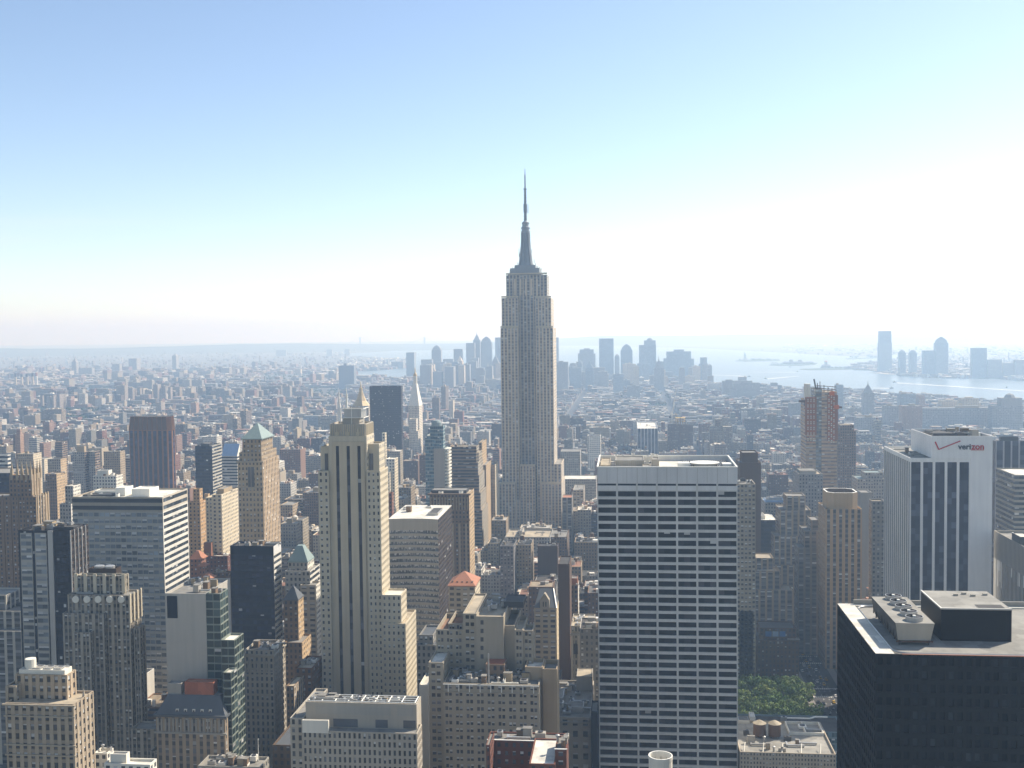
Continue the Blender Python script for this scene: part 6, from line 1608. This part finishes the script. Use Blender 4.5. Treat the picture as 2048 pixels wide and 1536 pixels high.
def lot_mesh(m, L, detail, rng):
    x0, x1, y0, y1, h, wc, rc, rv = L
    c = WALLC[wc][1]; kx = .85+.3*rv
    m.tint = tuple(v*kx for v in c); st = 'fillband' if (rv*10) % 1 > .86 else 'fill'
    nf = max(1, round(h/3.5)); uo = int(rv*900)
    nb = max(1, round((x1-x0)/2.9)); nd = max(1, round((y1-y0)/2.9))
    blank_w, blank_e = (rv*7) % 1 < .45, (rv*13) % 1 < .5
    if detail is None: blank_w = blank_e = False; nb = max(1, round((x1-x0)/4)); nf = max(1, round(h/4))
    m.wall((x0, y0), (x1, y0), 0, h, st, nb, nf, uo, 3)
    m.wall((x1, y0), (x1, y1), 0, h, st, 0 if blank_w else nd, nf, uo+50, 3)
    m.wall((x0, y1), (x0, y0), 0, h, st, 0 if blank_e else nd, nf, uo+90, 3)
    m.wall((x1, y1), (x0, y1), 0, h, st, nb, nf, uo+140, 3)
    rcol = ROOFC[rc][1]; kr = .8+.4*((rv*17) % 1); rcol = tuple(min(.9, v*kr) for v in rcol)
    wt = m.tint
    if detail:
        t, p = .4, .8
        a = [(x0, y0), (x1, y0), (x1, y1), (x0, y1)]; b_ = [(x0+t, y0+t), (x1-t, y0+t), (x1-t, y1-t), (x0+t, y1-t)]
        cap = tuple(min(.85, v*1.4) for v in wt)
        for i in range(4):
            j = (i+1) % 4; m.tint = cap; m.poly([(*a[i], h), (*a[j], h), (*b_[j], h), (*b_[i], h)], 'roof tint'); m.tint = wt; m.poly([(*b_[i], h), (*b_[j], h), (*b_[j], h-p), (*b_[i], h-p)], 'roof tint')
        m.tint = rcol; m.poly([(*q, h-p) for q in b_], 'roof tint'); zr = h-p
    else:
        m.tint = rcol; m.poly([(x0, y0, h), (x1, y0, h), (x1, y1, h), (x0, y1, h)], 'roof tint'); zr = h
    W, D = x1-x0, y1-y0
    if detail is None: n = 1 if rng.random() < .5 else 0
    else: n = int(1 + W*D/110 * rng.uniform(.6, 1.5))
    for _ in range(min(n, 14 if detail else 9)):
        w, d, hh = rng.uniform(1.6, min(5.5, W*.4)), rng.uniform(1.6, min(6, D*.3)), rng.uniform(1.2, 4.2)
        if detail is None: w, d, hh = W*rng.uniform(.15, .4), D*rng.uniform(.15, .4), rng.uniform(2, 5)
        x, y = rng.uniform(x0+.6, max(x0+.7, x1-w-.6)), rng.uniform(y0+.6, max(y0+.7, y1-d-.6))
        m.tint = rng.choice([wt, wt, (.6, .6, .58), (.84, .83, .8), (.25, .24, .23), (.4, .39, .38), (.45, .34, .24)])
        m.box(x, x+w, y, y+d, zr, zr+hh, 'roof tint')
    if detail is not None and h > 24 and W > 9 and (rv*29) % 1 < .42:
        x, y = x0+W*rng.uniform(.25, .75), y0+D*rng.uniform(.3, .8); m.tint = (.17, .095, .055); r = rng.uniform(1.5, 2.1); lg = rng.uniform(2, 5)
        for sx in (-1, 1):
            for sy in (-1, 1): m.bar((x+sx*r*.6, y+sy*r*.6, zr-.1), (x+sx*r*.6, y+sy*r*.6, zr+lg), .12, 'roof tint')
        m.lathe(x, y, [(r, zr+lg), (r*.95, zr+lg+3.6)], 'roof tint', 10, cap=False); m.tint = rng.choice([(.30, .25, .2), (.6, .57, .5), (.2, .17, .15)]); m.lathe(x, y, [(r*1.08, zr+lg+3.6), (0, zr+lg+4.7)], 'roof tint', 10)
        return True
    return False
REFS.sort(key=lambda r: r[1])
seen_labels = {}
for i in solo:
    L = LOTS[i]; rng = random.Random(i); m = MB(); tank = lot_mesh(m, L, True, rng)
    cxp, _, _ = pix((L[0]+L[1])/2, L[2], L[4]); Yc = L[2]
    wn_, rn_ = WALLC[L[5]][0], ROOFC[L[6]][0]; w = L[1]-L[0]
    kind = 'walk-up' if L[4] < 24 else 'loft' if L[4] < 50 else 'mid-rise'
    size = 'narrow ' if w < 13 else 'wide ' if w > 27 else ''
    best = sorted(REFS, key=lambda r: abs(r[0]-cxp)/90+abs(r[1]-Yc)/160)[:6]
    lab = None
    tk = ' and water tank' if tank else ''
    for q in range(12):
        r = best[q % 6]; dx, dy = cxp-r[0], Yc-r[1]
        rel = 'behind' if dy > 60 and abs(dx) < 60 else 'in front of' if dy < -60 and abs(dx) < 60 else 'left of' if dx < 0 else 'right of'
        if q < 6: c = f'{size}{wn_} {kind} with {rn_} roof{tk} {rel} {r[2]}'
        else:
            nb_ = best[(q+1) % 6]; c = f'{size}{wn_} {kind}, {rn_} roof{tk}, between {r[2][4:]} and {nb_[2][4:]}'
        if len(c.split()) <= 16 and c not in seen_labels: lab = c; break
    if lab is None: lab = f'{size}{wn_} {kind} with {rn_} roof{tk} in the low blocks'
    seen_labels[lab] = 1
    m.obj('low_building' if kind != 'mid-rise' else 'mid_rise_building', None, lab, 'building', 'small buildings filling the street blocks', origin=((L[0]+L[1])/2, L[2], 0))
m = MB(); rng = random.Random(99)
for i in range(len(LOTS)):
    if i in solo_set: continue
    near = LOTS[i][2] < 2400
    lot_mesh(m, LOTS[i], False if near else None, rng)
m.obj('distant_city_blocks', None, 'countless small buildings spreading to the horizon', 'buildings', None, 'stuff')

# ---------------------------------------------------------------- park trees
def tree_meshes(seed):
    rng = random.Random(seed); H_ = rng.uniform(17, 21); R_ = rng.uniform(5.5, 7.0)
    t = MB(); t.lathe(0, 0, [(.55, 0), (.4, 4), (.3, 8), (.12, H_*.8)], 'bark', 7)
    for i in range(6):
        a = i*1.05+rng.uniform(0, .5); z0 = rng.uniform(4.5, 8); t.bar((0, 0, z0), (R_*.7*cos(a), R_*.7*sin(a), z0+rng.uniform(3, 6)), .14, 'bark')
    c = MB()
    for i in range(13):
        a = rng.uniform(0, 2*pi); rr_ = R_*rng.uniform(.15, .72); z = rng.uniform(H_*.42, H_*.86); rad = rng.uniform(2.0, 3.1); g_ = rng.uniform(.8, 1.3)
        leafball(c, rr_*cos(a), rr_*sin(a), z, rad, 85, rng, .62, (.145*g_, .20*g_, .05*g_))
    return t, c
protos = []
for s_ in range(5):
    t, c = tree_meshes(s_); e = empty('plane_tree', (0, 0, 0), 'leafy green plane tree in the park beside the dark avenue', 'tree', 'plane trees in the park')
    to, co = t.obj('trunk', e), c.obj('crown', e); protos.append((e, to, co))
rng = random.Random(4); spots = []
for iy in range(7):
    for ix in range(9):
        q0 = ground(1466+ix*20+rng.uniform(-7, 7), 0, 0) if False else None
        px = 1476+ix*19.5+(10 if iy % 2 else 0)+rng.uniform(-5, 5); Yt = 700+iy*15+rng.uniform(-3, 3)
        x = at(px, 1400, Yt)[0]
        if x > X6-19 or px > 1640-(6-iy)*2: continue
        spots.append((x, Yt))
for i, (x, y) in enumerate(spots):
    e, to, co = protos[i % 5]
    if i < 5: n = e
    else:
        n = e.copy(); COL.objects.link(n)
        for ch in (to, co): d = ch.copy(); COL.objects.link(d); d.parent = n
    n.location = (x, y, 0); s_ = rng.uniform(.85, 1.1); n.scale = (s_, s_, s_*rng.uniform(.85, 1.1)); n.rotation_euler = (0, 0, rng.uniform(0, 6.28))
gm = MB(); gm.poly([(X6-140, 664, .1), (X6-17, 664, .1), (X6-17, 802, .1), (X6-140, 802, .1)], 'island green'); gm.obj('park_ground', kind='structure')

# ---------------------------------------------------------------- cars on the avenue
def car(body, label):
    e = empty('parked_car', (0, 0, 0), label, 'car', 'cars on the avenue beside the park'); m = MB()
    m.prism([(-.9, -2.2), (.9, -2.2), (.9, 2.2), (-.9, 2.2)], .35, .85, body, taper=[(-.85, -2.15), (.85, -2.15), (.85, 2.15), (-.85, 2.15)])
    m.obj('body', e); m = MB(); m.prism([(-.8, -1.3), (.8, -1.3), (.8, 1.5), (-.8, 1.5)], .85, 1.4, 'car glass', body, taper=[(-.65, -.8), (.65, -.8), (.65, 1.0), (-.65, 1.0)]); m.obj('cabin', e)
    for x in (-.8, .8):
        for y in (-1.35, 1.35):
            w = MB(); n = 10; f = [(x-.1, y+.33*cos(2*pi*i/n), .33+.33*sin(2*pi*i/n)) for i in range(n)]; k_ = [(x+.1, b_, c_) for _, b_, c_ in f]
            w.poly(f, 'sign black'); w.poly(k_[::-1], 'sign black')
            for i in range(n): j = (i+1) % n; w.poly([f[i], f[j], k_[j], k_[i]], 'sign black')
            w.obj('wheel', e)
    return e
cp = [car('taxi', 'yellow cab on the dark avenue right of the park trees'), car('car dark', 'dark car on the avenue right of the park trees'), car('car white', 'white car on the avenue right of the park trees')]
rng = random.Random(8); j = 0
for lane in (-8.6, -5.5, -1.9, 1.9, 5.5):
    y = 690+rng.uniform(0, 12)
    while y < 1050:
        s_ = cp[rng.choice([0, 0, 1, 1, 1, 2])]
        if pix(X6+lane, y, 1)[0] > 1672: y += rng.uniform(9, 40); continue
        n = s_
        if s_.location.y > 1:
            n = s_.copy(); COL.objects.link(n)
            for ch in s_.children: d = ch.copy(); COL.objects.link(d); d.parent = n
        n.location = (X6+lane, y, .06); y += rng.uniform(9, 40); j += 1

# ---------------------------------------------------------------- windows: the hundred largest of a building are parts of their own
def covered(px, py, Y):
    for yy, a, c, t in RECTS:
        if yy < Y-1.5 and a < px < c and py > t: return True
    return False
for b, panes in PANES:
    sc = []
    for n_, (sty, q, df, du) in enumerate(panes):
        c = [sum(v[i] for v in q)/4 for i in range(3)]; p = pix(*c)
        ps = [pix(*v) for v in q]
        area = abs(sum(ps[i][0]*ps[(i+1) % 4][1]-ps[(i+1) % 4][0]*ps[i][1] for i in range(4)))/2
        if not (0 < p[0] < 2048 and 0 < p[1] < 1536) or covered(p[0], p[1], c[1]): area *= 1e-4
        sc.append((-area, n_))
    sc.sort(); solo_w = {n_ for a, n_ in sc[:99]}
    rest = MB()
    for n_, (sty, q, df, du) in enumerate(panes):
        uo, vo = (n_*7) % 331, (n_*13) % 97
        uv = [(uo+.01, vo+.01), (uo+du-.01, vo+.01), (uo+du-.01, vo+df-.01), (uo+.01, vo+df-.01)]
        if n_ in solo_w:
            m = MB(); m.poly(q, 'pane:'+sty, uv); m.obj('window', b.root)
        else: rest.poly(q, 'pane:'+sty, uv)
    if rest.f: rest.obj('window', b.root, kind='stuff')

# ---------------------------------------------------------------- haze
hm = bpy.data.materials.new('haze'); hm.use_nodes = True; t = hm.node_tree; t.nodes.clear()
ho = t.nodes.new('ShaderNodeOutputMaterial'); pv_ = t.nodes.new('ShaderNodeVolumePrincipled')
pv_.inputs['Color'].default_value = (*HAZE_COLOR, 1); pv_.inputs['Density'].default_value = HAZE_DENSITY; pv_.inputs['Anisotropy'].default_value = .35
pv_.inputs['Absorption Color'].default_value = (1, 1, 1, 1)
pv_.inputs['Density Attribute'].default_value = ''; pv_.inputs['Temperature Attribute'].default_value = ''; pv_.inputs['Color Attribute'].default_value = ''
t.links.new(pv_.outputs[0], ho.inputs['Volume'])
me = bpy.data.meshes.new('haze')
X, Y0h, Y1h, Zl, Zh = 27000, -10000, 31000, -9.5, 480
me.from_pydata([(-X, Y0h, Zl), (X, Y0h, Zl), (X, Y1h, Zl), (-X, Y1h, Zl), (-X, Y0h, Zh), (X, Y0h, Zh), (X, Y1h, Zh), (-X, Y1h, Zh)], [], [(0, 3, 2, 1), (4, 5, 6, 7), (0, 1, 5, 4), (1, 2, 6, 5), (2, 3, 7, 6), (3, 0, 4, 7)])
me.materials.append(hm); o = bpy.data.objects.new('haze', me); COL.objects.link(o); tag(o, 'pale summer haze over the whole city', 'haze', None, 'stuff')
